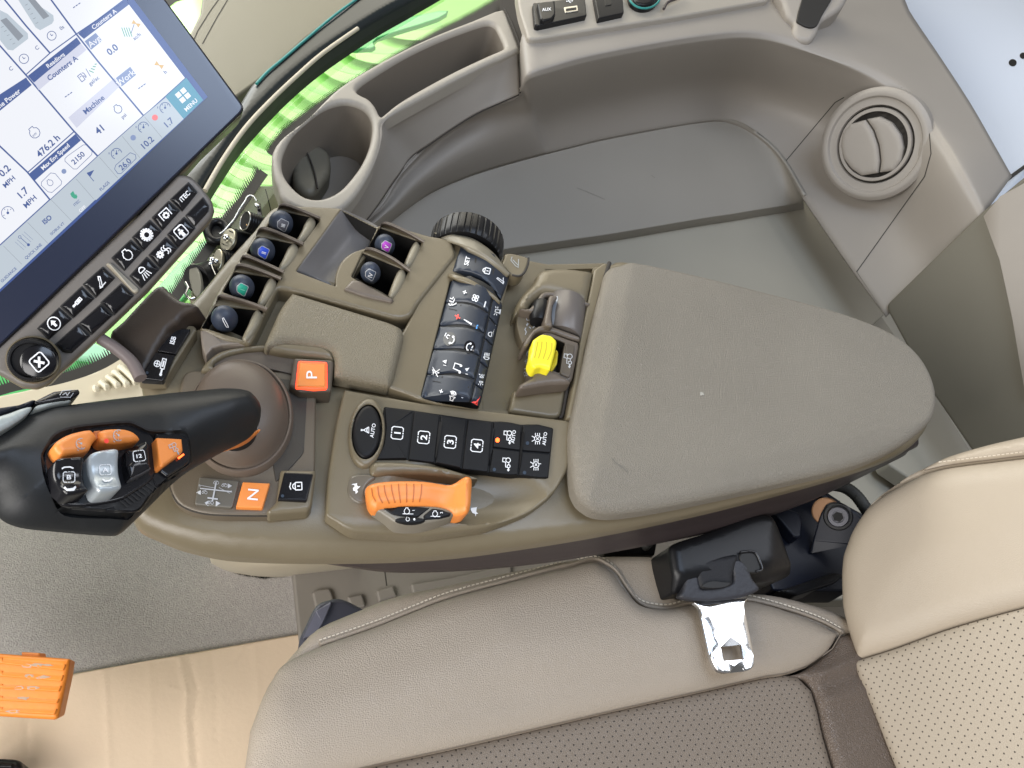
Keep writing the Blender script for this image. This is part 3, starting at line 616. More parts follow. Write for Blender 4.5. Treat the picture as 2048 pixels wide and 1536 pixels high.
hf('lower_panel',[(1735,655),(1762,628),(1880,800),(1960,930),(1900,1010),(1780,930),(1700,800)],-.225,M['shelf'],t,r=.003,wall=.02)
hf('back_panel',[(1770,930),(1790,925),(1990,900),(2100,1000),(1950,1200),(1500,1200),(1560,960)],-.26,M['shelf'],t,r=.003,wall=.02)
g=G()
g.line(z('H',(1110,638),(1310,400),(1345,380)),1.8,step=8).line(z('H',(1675,480),(1685,600),(1660,690),(1385,1075)),1.8,step=8).put('panel_gap',wallp,M['seam'],t)
# air vent
c3=on((1746,290),wallp,0)-ray((1746,290))*.047
nw=(on((1766,300),wallp,0)-on((1726,300),wallp,0)).cross(on((1746,260),wallp,0)-on((1746,310),wallp,0)).normalized()
if nw.dot(ray((1746,290)))>0: nw=-nw
nv=(-ray((1746,290))*.55+nw*.45).normalized(); rp=Pl(c3+nv*.006,nv)
def rad(px): return (P((1746+px,290),rp)-P((1746-px,290),rp)).length/2
r1=rad(109)
VO=thing('air_vent','round grey brown air vent with two curved flaps in the right trim','vent',(1746,290),-.05)
def vl(nm,prof,m): return lathe(nm,P((1746,290),rp),nv,prof,m,VO,seg=72,ref=(1,0,0))
vl('vent_ring',[(r1*.98,-.03),(r1*1.03,-.012),(r1*1.02,-.004),(r1*.97,-.001),(r1*.93,0),(r1*.87,-.001),(r1*.84,-.004),(r1*.80,-.0045),(r1*.715,-.0045),(r1*.70,-.007),(r1*.70,-.014)],M['trim'])
vl('vent_gap',[(r1*.71,-.0085),(.0001,-.0085)],M['seam'])
q0=ELL((1743,292),69,71,n=64)
vl('vent_bezel',[(r1*.665,-.012),(r1*.665,-.0045),(r1*.655,-.0035),(r1*.60,-.0035),(r1*.60,-.009)],M['trim'])
fo=z('H',(1365,485),(1425,468),(1455,510),(1475,570),(1482,630),(1475,677),(1410,688),(1370,660),(1340,620),(1328,570),(1335,520))
fo2=z('H',(1430,466),(1482,455),(1530,480),(1565,530),(1575,580),(1565,630),(1535,668),(1481,675),(1487,630),(1480,570),(1460,510))
for q in (fo,fo2): hf('vent_flap',RP(q,2,3),Pl(P((1746,290),rp)-nv*.0015,nv),M['trim'],VO,r=.006,rise=.0035,wall=.005,grid=.003)

# ---- pale rear pillar
t=thing('rear_pillar','smooth pale blue white rear pillar panel with two bolt holes at the top right','pillar',(1950,200),-.06)
pp=patch('pillar_shell',[[(1560,-160,-.01),(1750,-160,-.01),(1900,-160,-.01),(2200,-160,.02)],[(1600,-20,-.03),(1750,10,-.035),(1900,-10,-.03),(2200,-20,.01)],[(1650,80,-.05),(1800,120,-.06),(1950,110,-.05),(2200,100,.0)],[(1760,200,-.08),(1850,250,-.08),(1980,240,-.07),(2200,240,-.02)],[(1820,360,-.10),(1900,420,-.10),(2000,460,-.08),(2200,440,-.03)],[(1850,470,-.13),(1950,500,-.13),(2050,520,-.12),(2200,500,-.10)]],M['pale'],t,n=8,m=8)
for c,rx in (((2025,126),8),((2046,112),7)): G().poly(ELL(c,rx,rx*.9)).put('bolt_hole',pp,M['void'],t,.0006)
# dark edge strip between pillar and lower door panel
tube('door_seal',[P(p,-.055) for p in CR([(1955,428),(1985,385),(2020,355),(2075,315)],6,False)],.0025,M['seam'],t)

# ---- hook at the top
t=thing('coat_hook','grey brown moulded strap hook with a dark slot at the top edge','hook',(1605,30),.0)
hf('hook_shell',CR(z('H',(1105,-60),(1108,10),(1125,60),(1150,85),(1145,120),(1165,150),(1215,158),(1245,120),(1262,80),(1330,35),(1360,-10),(1360,-60)),4),pln((1610,60),.012,(-.2,-.3,1)),M['trim'],t,r=.006,wall=.02,grid=.006)
hf('hook_slot',CR(z('H',(1205,-60),(1180,0),(1162,70),(1172,90),(1210,106),(1240,98),(1262,55),(1300,-10),(1310,-60)),4),pln((1610,60),.0135,(-.2,-.3,1)),M['void'],t,r=.001,wall=.003)

# ---- socket strip
t=thing('socket_panel','beige outlet strip with AUX and USB sockets along the top edge','outlet strip',(1200,20),.012)
sq=RP(z('H',(68,-20),(78,40),(112,150),(135,152),(420,105),(700,62),(1050,0),(1050,-60),(68,-60)),[4,10,8,4,4,4,4,4,4])
sp_=hf('strip_plate',sq,.012,M['tray'],t,r=.0025,wall=.008)
def blk(nm,q,zz,m,r=.0012,w=.006,par=None,rc=2.5): return hf(nm,RP(z('H',*q),rc),zz,m,par or t,r=r,wall=w)
ub=blk('usb_housing',[(130,10),(332,-15),(340,60),(150,100),(138,95)],.018,M['blk'])
ac=blk('aux_cap',[(148,8),(215,0),(218,55),(205,72),(172,80),(160,70)],.0225,M['blk'],r=.002)
G().text('AUX',z1('H',182,37),6.2,5,.02).put('lettering',ac,M['white'],ac if False else t)
blk('usb_port',[(250,28),(302,20),(306,42),(255,50)],.0188,M['steel'],r=.0004,w=.001,rc=1)
blk('usb_tongue',[(258,33),(298,27),(300,35),(260,41)],.0194,M['void'],r=.0002,w=.001,rc=1)
G().icon('usb',z1('H',272,5),13,5,1.2).put('usb_symbol',ub,M['white'],t)
ub2=blk('usb_housing',[(368,-20),(480,-20),(485,50),(385,72)],.018,M['blk'])
blk('usb_port',[(408,-2),(432,-5),(436,18),(412,22)],.0188,M['void'],r=.0004,w=.001,rc=1)
for rr_,zz,m,nm in ((60,.018,M['blk'],'socket_cap'),(44,.021,M['blk'],'socket_lid')): hf(nm,ELL(z1('H',565,-20),rr_/1.95,rr_*.85/1.95),zz,m,t,r=.003,wall=.008)
tube('socket_ring',[P(p,.018) for p in ELL(z1('H',565,-20),32,27)],.0012,M['teal'],t,closed=True)
tube('tether',[P(p,.018) for p in CR(z('H',(640,35),(655,10),(690,-5),(730,-25)),4,False)],.0016,M['under'],t)

# ---- cup holder tray
t=thing('cup_holder_tray','beige plastic console tray with a round cup holder and a long curved pocket','tray',(800,280),-.06)
to=z('G',(1885,52),(1700,120),(1500,198),(1300,288),(1100,395),(900,520),(760,652),(630,760),(540,840),(500,905),(493,960),(505,1060),(530,1130),(560,1200),(680,1262),(800,1278),(900,1262),(985,1190),(1060,1080),(1118,960),(1150,840),(1158,735),(1250,668),(1400,585),(1600,478),(1800,378),(1975,300),(1985,285),(1960,215),(1925,130))
to=CR(to,3)
cuph=CR(z('G',(575,880),(620,800),(700,720),(790,655),(880,618),(960,612),(1040,640),(1085,690),(1100,760),(1085,860),(1045,960),(985,1050),(900,1140),(800,1187),(700,1180),(620,1120),(565,1040),(552,960)),3)
poc=CR(z('G',(1005,540),(1025,505),(1110,445),(1300,330),(1500,235),(1700,160),(1790,135),(1835,145),(1862,185),(1895,262),(1880,290),(1800,325),(1600,418),(1400,525),(1250,615),(1160,688),(1145,685),(1120,635),(1080,590),(1030,565)),3)
tt=hf('tray_top',to,-.012,M['tray'],t,holes=[cuph,poc],r=.004,hr=.005,wall=.012,hdepth=.058,grid=.012,hmat=mat('pocket_plastic',(.20,.175,.145),.5,bump=FB),seg=5)
# cup holder inner clip and floor
ci=z1('G',740,1015)
hf('cup_clip',CR(z('G',(640,905),(690,870),(760,865),(830,900),(850,960),(845,1030),(800,1100),(760,1150),(700,1160),(640,1110),(620,1020)),3),-.054,M['trimd'],t,r=.006,wall=.014,grid=.006)
tube('clip_edge',[P(p,-.0525) for p in CR(z('G',(672,868),(705,920),(735,990),(755,1060),(768,1135)),4,False)],.0008,M['seam'],t)
# skirt
up_=z('G',(560,1205),(700,1272),(850,1282),(960,1222),(1060,1085),(1125,950),(1155,830),(1165,742),(1260,672),(1450,565),(1650,462),(1850,362),(1982,300))
lo_=z('G',(600,1420),(760,1440),(920,1440),(1020,1370),(1120,1250),(1200,1130),(1258,1050),(1330,950),(1440,870),(1600,760),(1730,680),(1860,620),(1984,565))
LZ=[-.078]*7+[-.078,-.072,-.064,-.057,-.050,-.042]
rows=[[(a[0],a[1],-.014) for a in up_]]+[[mixp(a,b,k,-.014+(lz+.014)*q) for a,b,lz in zip(up_,lo_,LZ)] for k,q in ((.06,.1),(.35,.45),(.7,.76),(1.,1.))]
patch('tray_skirt',rows,M['trim'],t,n=5,m=5,thick=.003)
tube('skirt_gap',CR([tuple(P((a[0]-1,a[1]+2),lz-.001)) for a,lz in zip(lo_,LZ)],4,False),.0007,M['seam'],t)
tube('end_gap',[P(a,zz) for a,zz in ((z1('G',1893,52),-.010),(z1('G',1940,140),-.0105),(z1('G',1990,275),-.012),(z1('G',1996,300),-.018),(z1('G',1994,430),-.03),(z1('G',1986,560),-.043))],.0013,M['seam'],t)

hf('gap_backing',[(1000,-20),(1075,-20),(1075,180),(1000,200)],-.06,M['seam'],t,r=0,wall=.002)

# ---- window strip: glass, frit dots, painted bodywork outside
t=thing('side_window','narrow curved side window pane with a dotted black edge beside the tray','window',(700,200),-.08)
wo=[(-60,800),(20,770),(100,740),(190,690),(240,690),(330,600),(420,520),(480,450),(545,400),(560,300),(640,220),(740,170),(880,110),(1010,30),(1010,-40),(700,-60),(560,120),(400,330),(-60,700)]
gp=hf('pane',[(-80,800),(20,785),(120,745),(240,720),(340,640),(440,530),(500,450),(560,370),(590,280),(700,200),(830,130),(1040,40),(1040,-60),(850,-60),z1('G',1000,150),z1('G',780,305),z1('G',600,460),z1('G',470,590),z1('G',330,750),z1('G',90,1150),(300,520),(60,640),(-80,700)],-.075,M['glass'],t,r=0,wall=0)
# frit band (solid) and teeth
edge=[(-60,790),(30,762),(100,752),(175,730),(232,700),(295,650),(345,585),(389,520),(440,450),(492,377),(520,338)]
edge2=z('G',(480,930),(560,810),(760,655),(900,560),(1050,470),(1200,375),(1350,290),(1500,205),(1650,130),(1830,30),(1900,-20))
g=G()
def band(e,off0,off1,n=1):
    e=CR(e,6,False); o=[]
    for i,p in enumerate(e):
        a=Vector(e[max(i-1,0)]); b=Vector(e[min(i+1,len(e)-1)]); tt_=(b-a).normalized(); nn=Vector((tt_.y,-tt_.x)); o.append((Vector(p)+nn*off0,Vector(p)+nn*off1))
    return o
bo=band(edge,0,-20)
for (a,b),(c,d_) in zip(bo,bo[1:]): g.V+= [tuple(a),tuple(c),tuple(d_),tuple(b)]; n_=len(g.V); g.F.append((n_-4,n_-3,n_-2,n_-1))
ee=dens(CR(edge,6,False),6.,False)
for i in range(1,len(ee)-1):
    a=Vector(ee[i-1]); b=Vector(ee[i+1]); tt_=(b-a).normalized(); p=Vector(ee[i]); tip=p+Vector((-.42,-.9))*21*(.8+.2*math.sin(i)); g.V+=[tuple(p-tt_*1.9),tuple(p+tt_*1.9),tuple(tip)]; n_=len(g.V); g.F.append((n_-3,n_-2,n_-1))
build('frit_teeth',[P(p,-.0745) for p in g.V],g.F,M['void'],t,wn=False)
g=G(); bo=band(edge2,5,-20)
for (a,b),(c,d_) in zip(bo,bo[1:]): g.V+= [tuple(a),tuple(c),tuple(d_),tuple(b)]; n_=len(g.V); g.F.append((n_-4,n_-3,n_-2,n_-1))
ee=dens(CR(edge2,6,False),3.6,False)
for i in range(1,len(ee)-1):
    a=Vector(ee[i-1]); b=Vector(ee[i+1]); tt_=(b-a).normalized(); nn=Vector((tt_.y,-tt_.x))
    if nn.y>0: nn=-nn
    for k in range(3):
        r_=1.8-.45*k; p=Vector(ee[i])+nn*(6.5+k*3.2)+tt_*(1.8 if k%2 else 0); s_=len(g.V)
        g.V+=[(p.x+r_*math.cos(q*math.pi/3),p.y+r_*math.sin(q*math.pi/3)) for q in range(6)]; g.F.append(tuple(range(s_,s_+6)))
build('frit_dots',[P(p,-.0745) for p in g.V],g.F,M['void'],t,wn=False)
# frame
t=thing('window_frame','black curved rubber window frame arching behind the display','window frame',(560,220),-.05)
fo=CR(z('G',(1180,-220),(1080,-120),(900,50),(700,195),(520,345),(400,455),(335,535),(200,760),(0,980),(-200,1150),(-260,1320),(-120,1330),(0,1250),(100,1080),(250,850),(330,745),(480,585),(620,450),(790,312),(1000,170),(1180,60),(1400,-60),(1600,-200)),3)
hf('frame_rubber',fo,-.055,M['frame'],t,r=.009,wall=.02,grid=.0025,seg=6,step=.0025)
ln=CR(z('G',(1040,-30),(880,85),(700,235),(560,355),(470,430),(400,505)),4,False)
tube('teal_highlight_bead',[P(p,-.0535) for p in ln],.0014,M['teal'],t)
tube('inner_trim_bead',[P(p,-.058) for p in CR(z('G',(1010,172),(800,320),(640,460),(480,612),(330,775),(200,960),(90,1150)),4,False)],.0022,M['cream'],t,seg=12)
t=thing('outer_trim_panel','flat olive beige panel with two thin seam lines beyond the window frame','trim panel',(560,60),-.09)
op=hf('panel',z('G',(100,-200),(60,80),(0,200),(-90,420),(200,640),(420,480),(700,230),(1000,0),(1300,-200)),-.085,mat('olive_trim',(.17,.155,.105),.5,bump=FB),t,r=.003,wall=.02,grid=.03)
g=G(); g.line(z('G',(200,-40),(120,70),(45,190),(20,250)),2).line(z('G',(250,-40),(160,110),(75,265)),2).put('seam_line',op,M['seam'],t)

# green bodywork outside, its banded reflections modelled as coloured strips
t=thing('green_bonnet','glossy bright green bodywork with reflections built as stepped bands outside the side window','bodywork',(650,250),-.30)
prof=[]
gl=[]
def grn(name,q,zz,m,r=.006): return hf(name,q,zz,m,t,r=r,wall=.05)
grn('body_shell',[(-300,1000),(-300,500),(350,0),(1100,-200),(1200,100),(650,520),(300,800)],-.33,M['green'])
lt=mat('pale_green_reflection',(.42,.76,.24),.25,coat=.5)
def crescent(cx,cy,r0,w,a0,a1,rot): return ELL((cx,cy),r0,r0*.62,rot,16,a0,a1)+ELL((cx+2,cy-w),r0,r0*.62,rot,16,a0,a1)[::-1]
zz=-.322
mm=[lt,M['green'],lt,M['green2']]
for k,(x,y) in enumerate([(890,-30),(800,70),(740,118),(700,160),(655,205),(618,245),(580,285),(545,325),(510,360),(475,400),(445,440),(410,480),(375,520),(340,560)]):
    for j,(dy,w,m) in enumerate(((0,26,lt),(-20,9,mat('mid_green_reflection',(.33,.71,.21),.25,coat=.5) if k==0 else bpy.data.materials['mid_green_reflection']))):
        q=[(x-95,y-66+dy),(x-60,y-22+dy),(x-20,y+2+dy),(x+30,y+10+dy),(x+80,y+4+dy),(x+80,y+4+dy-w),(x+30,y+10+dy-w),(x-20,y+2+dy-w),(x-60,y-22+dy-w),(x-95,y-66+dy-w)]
        hf('reflection_band',CR(q,3),zz+.0015*k+.0004*j,m,t,r=.0004,wall=.001)  # curved reflections in the paint, built as thin strips of lighter green
hf('dark_reflection_band',CR(z('G',(500,300),(760,290),(1100,290),(1130,230),(1500,110),(1500,60),(900,200)),3),-.262,M['green2'],t,r=.003,wall=.004)  # dark parts of the reflection put in as darker green strips
hf('dark_reflection_band',[(330,640),(300,590),(360,520),(420,470),(440,500),(400,560),(350,620)],-.262,M['green2'],t,r=.003,wall=.004)
hf('dark_reflection_band',[(-80,800),(-80,740),(130,720),(215,680),(215,730),(100,790)],-.262,M['green2'],t,r=.003,wall=.004)
hf('hood_highlight',[(150,715),(180,680),(225,700),(240,720)],-.256,mat('mint_highlight',(.45,.80,.62),.3),t,r=.003,wall=.004)  # bright highlight on the bodywork painted as a mint strip

# beige ledge under the connectors + cream corner with slats at the left
t=thing('front_ledge','beige ledge in front of the lever bank below the side window','ledge',(470,480),-.085)
q=[z1('R',720,0),z1('R',440,280),z1('R',180,700),z1('R',60,900),(380,600),(440,610),(560,560),(620,440),(560,400),z1('R',1180,200),z1('R',1100,60),z1('R',1080,-60),z1('R',800,-60)]
lg=hf('ledge_plate',q,-.09,M['cream'],t,r=.002,wall=.03)
G().line(z('R',(965,-10),(1000,120),(1040,290)),2).put('panel_gap',lg,M['seam'],t)
t=thing('vent_grille','cream panel with raised slats between the display and the control handle','grille',(240,750),-.2)
q=[(-80,800),z1('Q',0,730),z1('Q',240,680),z1('Q',560,600),z1('Q',930,500),z1('Q',1100,360),(250,690),(330,740),(420,800),(300,870),(-80,900)]
cg=hf('grille_plate',q,-.20,M['cream'],t,r=.003,wall=.03)
for q in (((1130,440),(1165,415),(1210,430),(1350,570),(1300,600),(1200,500)),((1070,490),(1110,465),(1150,485),(1270,600),(1210,620),(1130,530)),((1010,535),(1050,515),(1080,530),(1180,610),(1120,630),(1060,570)),((945,590),(980,565),(1010,580),(1070,625),(1020,650)),((885,640),(915,615),(940,625),(970,645),(920,665))):
    hf('slat',RP(z('Q',*q),3),-.193,M['creamw'],t,r=.003,wall=.008)
# ================================================================ armrest console
con=thing('armrest_console','olive brown armrest console covered with levers, buttons and a long padded armrest','console',(1000,800),-.05)
# main shell
shell=[(268,1035),(262,985),(290,900),(300,830),(280,760),(300,700),(338,640),(368,610),(405,570),(450,515),(505,455),(545,408),(600,405),(662,412),(760,455),(862,490),(950,500),(1008,508),(1035,520),(1120,530),(1215,523),(1275,520),(1560,590),(1738,645),(1815,690),(1862,750),(1874,800),(1862,850),(1825,890),(1745,925),(1600,968),(1400,1018),(1200,1058),(1000,1084),(850,1094),(650,1097),(480,1092),(380,1078),(320,1060)]
shp=dens(CR(shell,4),10)
def shz(px,py,d):                                      # falls away gently towards the seat side
    return -.010*np.clip((py-1000)/90,0,1)**2*np.clip((1300-px)/500,0,1)
cut1=z('D',(300,1020),(430,790),(620,430),(690,330),(830,170),(1120,228),(1130,250),(1000,440),(870,650),(720,930),(590,1140))
cut2=z('D',(1330,160),(1580,290),(1620,295),(1920,405),(1825,610),(1700,825),(1420,670),(1280,720),(985,615))
cut3=z('T',(225,300),(395,175),(545,205),(915,225),(800,790),(745,1130),(690,1420),(20,1370),(10,1230),(140,600))
base=hf('console_body',CR(shell,4),-.008,M['con'],con,holes=[cut1,cut2,cut3],hr=0,hdepth=.004,hfloor=False,r=.009,wall=.006,grid=.012,zf=shz,seg=6)
# skirt below the rim on the seat side
sk0=[(285,1030),(330,1064),(430,1086),(560,1094),(700,1097),(850,1094),(1000,1084),(1200,1058),(1400,1018),(1600,968),(1745,925),(1830,885)]
sk1=[(300,1050),(380,1082),(470,1098),(600,1108),(700,1124),(790,1136),(940,1132),(1100,1116),(1280,1086),(1440,1052),(1600,1000),(1800,905)]
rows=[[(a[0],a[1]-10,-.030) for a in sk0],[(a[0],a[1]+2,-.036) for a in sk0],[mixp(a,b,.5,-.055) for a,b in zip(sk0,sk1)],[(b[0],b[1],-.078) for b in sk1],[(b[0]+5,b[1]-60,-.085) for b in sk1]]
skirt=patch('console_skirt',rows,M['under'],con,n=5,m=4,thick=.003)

# ---- deck: three plates with gaps between
CU=M['con']
# plate 1 round the control handle (sunken gear panel)
gp_=RP(z('C',(1105,60),(1560,62),(1780,70),(1905,180),(1900,640),(1870,880),(1700,934),(1330,934),(1180,915),(1080,872),(1030,800),(1020,700),(1060,300)),[20,10,10,14,8,8,10,10,20,20,20,10,10],4)
gpl=hf('gear_panel',gp_,-.0015,mat('gear_panel_plastic',(.125,.100,.070),.42,bump=FB,var=(9,.06)),con,r=.002,wall=.008,grid=.015)
g=G(); g.line(CR(z('C',(1020,690),(1022,760),(1045,820),(1085,872),(1180,915),(1330,934),(1700,934),(1868,882)),6,False),2.4)
g.put('panel_gap',[gpl,base],M['seam'],con)
# rear controls plate (F area)
fpl_out=RP([z1('F',190,-10),z1('F',780,95),z1('F',1985,240),z1('F',1965,600),(1110,985),(1060,1022),(980,1052),(850,1066),(700,1060),z1('F',45,985),z1('F',60,700),z1('F',130,250)],[6,6,6,14,20,20,20,20,20,6,6,6],4)
bowl_c=(985,985)
def bowl(px,py,d):
    # hollow behind the throttle, higher brow in front of it
    x=(px-930)/165; y=(py-985-(px-930)*.035)/62
    q=np.clip(1-(x*x+y*y),0,1); h=-.011*np.sqrt(q)*q**.3
    return h -.006*np.clip((py-1035)/35,0,1)**2
rpl=hf('throttle_plate',fpl_out,.0015,M['con'],con,r=.002,wall=.008,grid=.0035,zf=bowl,wn=False)
brow=CR(z('F',(395,590),(412,565),(440,550),(560,552),(700,560),(850,578),(1000,605),(1120,640),(1225,672),(1250,690),(1200,690),(1100,680),(1000,668),(850,655),(700,648),(560,650),(430,665),(400,640)),4)
hf('throttle_brow',brow,.0055,M['con'],con,r=.005,wall=.008,grid=.004,rise=.004)
# hare pad
hp=hf('symbol_pad',CR(z('F',(225,720),(245,675),(320,655),(400,662),(440,690),(380,740),(350,800),(370,870),(320,890),(250,860),(215,790)),4),.003,mat('symbol_pad_plastic',(.13,.112,.085),.28),con,r=.002,wall=.004)
G().icon('rabbit',z1('F',280,775),22,62).put('hare_symbol',hp,M['white'],con)

# ---- front lever bank plate with bays
lb_out=RP([z1('D',225,1060),z1('D',330,850),z1('D',360,790),z1('D',400,720),z1('D',490,590),z1('D',560,480),z1('D',650,330),z1('D',720,240),z1('D',815,130),z1('D',860,95),z1('D',990,115),z1('D',1305,130),z1('D',1590,275),z1('D',1640,245),z1('D',1990,345),(905,478),z1('D',2200,500),z1('D',1900,880),z1('D',1850,970),z1('D',1750,988),z1('D',930,765),z1('D',830,755),z1('D',620,1185),z1('D',400,1140)],
        [6,6,4,4,4,4,4,4,6,6,4,4,4,4,4,4,4,10,18,14,4,4,8,8],3)
ND=z
bays=[ND('D',(745,290),(835,150),(1128,212),(1150,232),(1018,408),(1000,400)),
      ND('D',(590,480),(672,352),(1000,418),(870,612)),
      ND('D',(405,780),(492,622),(842,678),(722,892)),
      ND('D',(240,1048),(345,885),(718,922),(594,1158)),
      ND('D',(1522,432),(1612,285),(1935,398),(1832,602)),
      ND('D',(1395,665),(1482,478),(1832,622),(1702,842))]
scoop=CR(z('D',(1318,150),(1450,205),(1585,288),(1560,340),(1525,430),(1440,470),(1350,530),(1290,610),(1275,735),(1130,690),(975,620),(1080,480),(1180,330)),2)
scoop=RP(z('D',(1318,145),(1592,288),(1520,440),(1400,475),(1310,560),(1275,650),(1272,738),(968,622)),[3,4,3,10,10,8,3,4],4)
lbp=hf('lever_plate',lb_out,.006,M['con'],con,holes=[RP(b,2.5,3) for b in bays]+[scoop],r=.003,hr=.0012,wall=.014,hdepth=.036,hmat=M['void'],grid=.01,seg=4,step=.0025)
# scoop surface
rows=[[(*z1('D',1318,140),.0055),(*z1('D',1200,310),.0055),(*z1('D',1080,475),.0055),(*z1('D',960,622),.0055)],
      [(*z1('D',1400,180),-.001),(*z1('D',1280,350),-.002),(*z1('D',1150,520),-.002),(*z1('D',1060,660),-.001)],
      [(*z1('D',1500,225),-.007),(*z1('D',1380,390),-.009),(*z1('D',1230,580),-.009),(*z1('D',1160,700),-.006)],
      [(*z1('D',1600,280),-.009),(*z1('D',1530,430),-.012),(*z1('D',1380,620),-.012),(*z1('D',1290,755),-.009)]]
patch('scoop_surface',rows,mat('sky_tinted_polished_plastic',(.165,.155,.15),.28,bump=FB),con,n=5,m=5,thick=.002)  # console plastic with the blue sky reflection put into its colour
hf('lever_dial',CR(z('D',(1272,735),(1275,640),(1312,555),(1370,495),(1450,460),(1500,450),(1520,480),(1440,600),(1400,690),(1340,770)),3),.003,M['con'],con,r=.0015,wall=.008)
KN=M['con2']
def fin(top,low,zt=.012,zl=-.012,name='lever_guard',m=None,th=.0022):
    """upright curved guard: top edge and lower edge given in picture points"""
    a=CR(z('D',*top),5,False); b=CR(z('D',*low),5,False)
    A=[P(p,zt) for p in a]; B=[P(p,zl) for p in b]
    n=len(A); V=[];F=[]
    off=Vector((.35,1,0)).normalized()*th
    K=3
    for i in range(n):
        V+= [B[i],A[i]-Vector((0,0,.0012)),A[i]-Vector((0,0,.0003))+off*.2,A[i]+off*.5,A[i]-Vector((0,0,.0003))+off*.8,A[i]-Vector((0,0,.0012))+off,B[i]+off]
    k=7
    for i in range(n-1):
        for j in range(k-1): F.append((i*k+j,(i+1)*k+j,(i+1)*k+j+1,i*k+j+1))
    F+= [tuple(range(k)),tuple((n-1)*k+j for j in range(k))]
    return build(name,V,F,m or M['guard'],con,sharp=50,wn=False)
M['guard']=mat('guard_plastic',(.125,.10,.078),.42,bump=FB)
fin([(822,150),(840,118),(885,110),(1000,150),(1150,212)],[(815,175),(860,170),(930,200),(1030,240),(1120,260)])
fin([(660,340),(675,305),(720,290),(850,335),(1020,412)],[(655,365),(700,355),(780,385),(900,440),(1000,470)])
fin([(535,545),(545,515),(590,508),(720,560),(870,628)],[(545,560),(560,545),(610,555),(720,600),(840,650)],zl=-.004)
fin([(490,615),(505,582),(560,575),(700,620),(850,680)],[(490,640),(520,625),(590,650),(720,700),(830,730)])
fin([(350,860),(362,820),(410,812),(560,850),(742,915)],[(340,885),(380,875),(480,915),(600,955),(700,985)])
fin([(1510,445),(1500,450),(1560,455),(1700,520),(1845,620)],[(1430,540),(1480,500),(1560,520),(1700,590),(1800,640)])
fin([(1605,300),(1620,262),(1670,255),(1800,310),(1950,395)],[(1600,330),(1640,310),(1700,335),(1820,400),(1900,430)])
# outer cheek plates
cheek=hf('bank_cheek',RP(z('D',(232,1075),(290,1070),(600,1165),(612,1185),(400,1190),(330,1210),(275,1272),(245,1200)),3),.0045,mat('cheek_plastic',(.22,.185,.15),.45,bump=FB),con,r=.0015,wall=.02)
hf('bank_cheek',RP(z('D',(1335,755),(1400,680),(1460,688),(1640,790),(1725,835),(1705,858),(1500,812)),[3,6,8,6,3,3,3]),.0085,M['guard'],con,r=.0025,wall=.02)
# thumb tabs at the end of each bay
TB=mat('tab_plastic',(.235,.205,.145),.36,bump=FB)
for q in (((1075,192),(1105,200),(1120,225),(1110,275),(1060,345),(1000,400),(975,390),(970,370),(1010,300),(1040,230)),
          ((940,400),(970,405),(988,430),(975,490),(925,560),(865,612),(838,605),(830,580),(870,505),(905,430)),
          ((775,655),(800,665),(818,690),(805,750),(755,830),(700,885),(672,870),(670,845),(705,770),(740,690)),
          ((665,905),(692,915),(706,940),(690,1010),(640,1095),(595,1150),(562,1140),(556,1112),(595,1030),(630,945)),
          ((1890,380),(1915,395),(1925,425),(1905,490),(1865,560),(1830,592),(1802,580),(1800,555),(1830,480),(1862,410)),
          ((1775,595),(1805,605),(1815,640),(1795,710),(1745,790),(1705,822),(1680,805),(1682,780),(1712,700),(1745,620))):
    hf('thumb_tab',CR(z('D',*q),3),.008,TB,con,r=.0035,wall=.018,seg=5)
def dlab(g):                                            # refine a flat mark so that it hugs a rounded knob
    a=[Vector(p) for p in g.V]; mn=[min(p[k] for p in g.V) for k in (0,1)]; mx=[max(p[k] for p in g.V) for k in (0,1)]
    o=G(); n=len(a); xs=np.arange(mn[0],mx[0],1.6); ys=np.arange(mn[1],mx[1],1.6)
    q=np.array([(x,y) for x in xs for y in ys]); q=q[inpoly(q,g.V)]; q=q[segdist(q,g.V,True)>.7]
    al=[tuple(v) for v in g.V]; al=dens(al,1.6); m=len(al); al2=[Vector(p) for p in al]+[Vector(tuple(p)) for p in q]
    ov,oe,of,_,_,_=delaunay_2d_cdt(al2,[(i,(i+1)%m) for i in range(m)],[],0,1e-5); A=np.array([tuple(v) for v in ov]); T_=np.array([tuple(f) for f in of])
    k=inpoly(A[T_].mean(1),al); o.V=[tuple(v) for v in A]; o.F=[tuple(int(i) for i in t_) for t_ in T_[k]]; return o
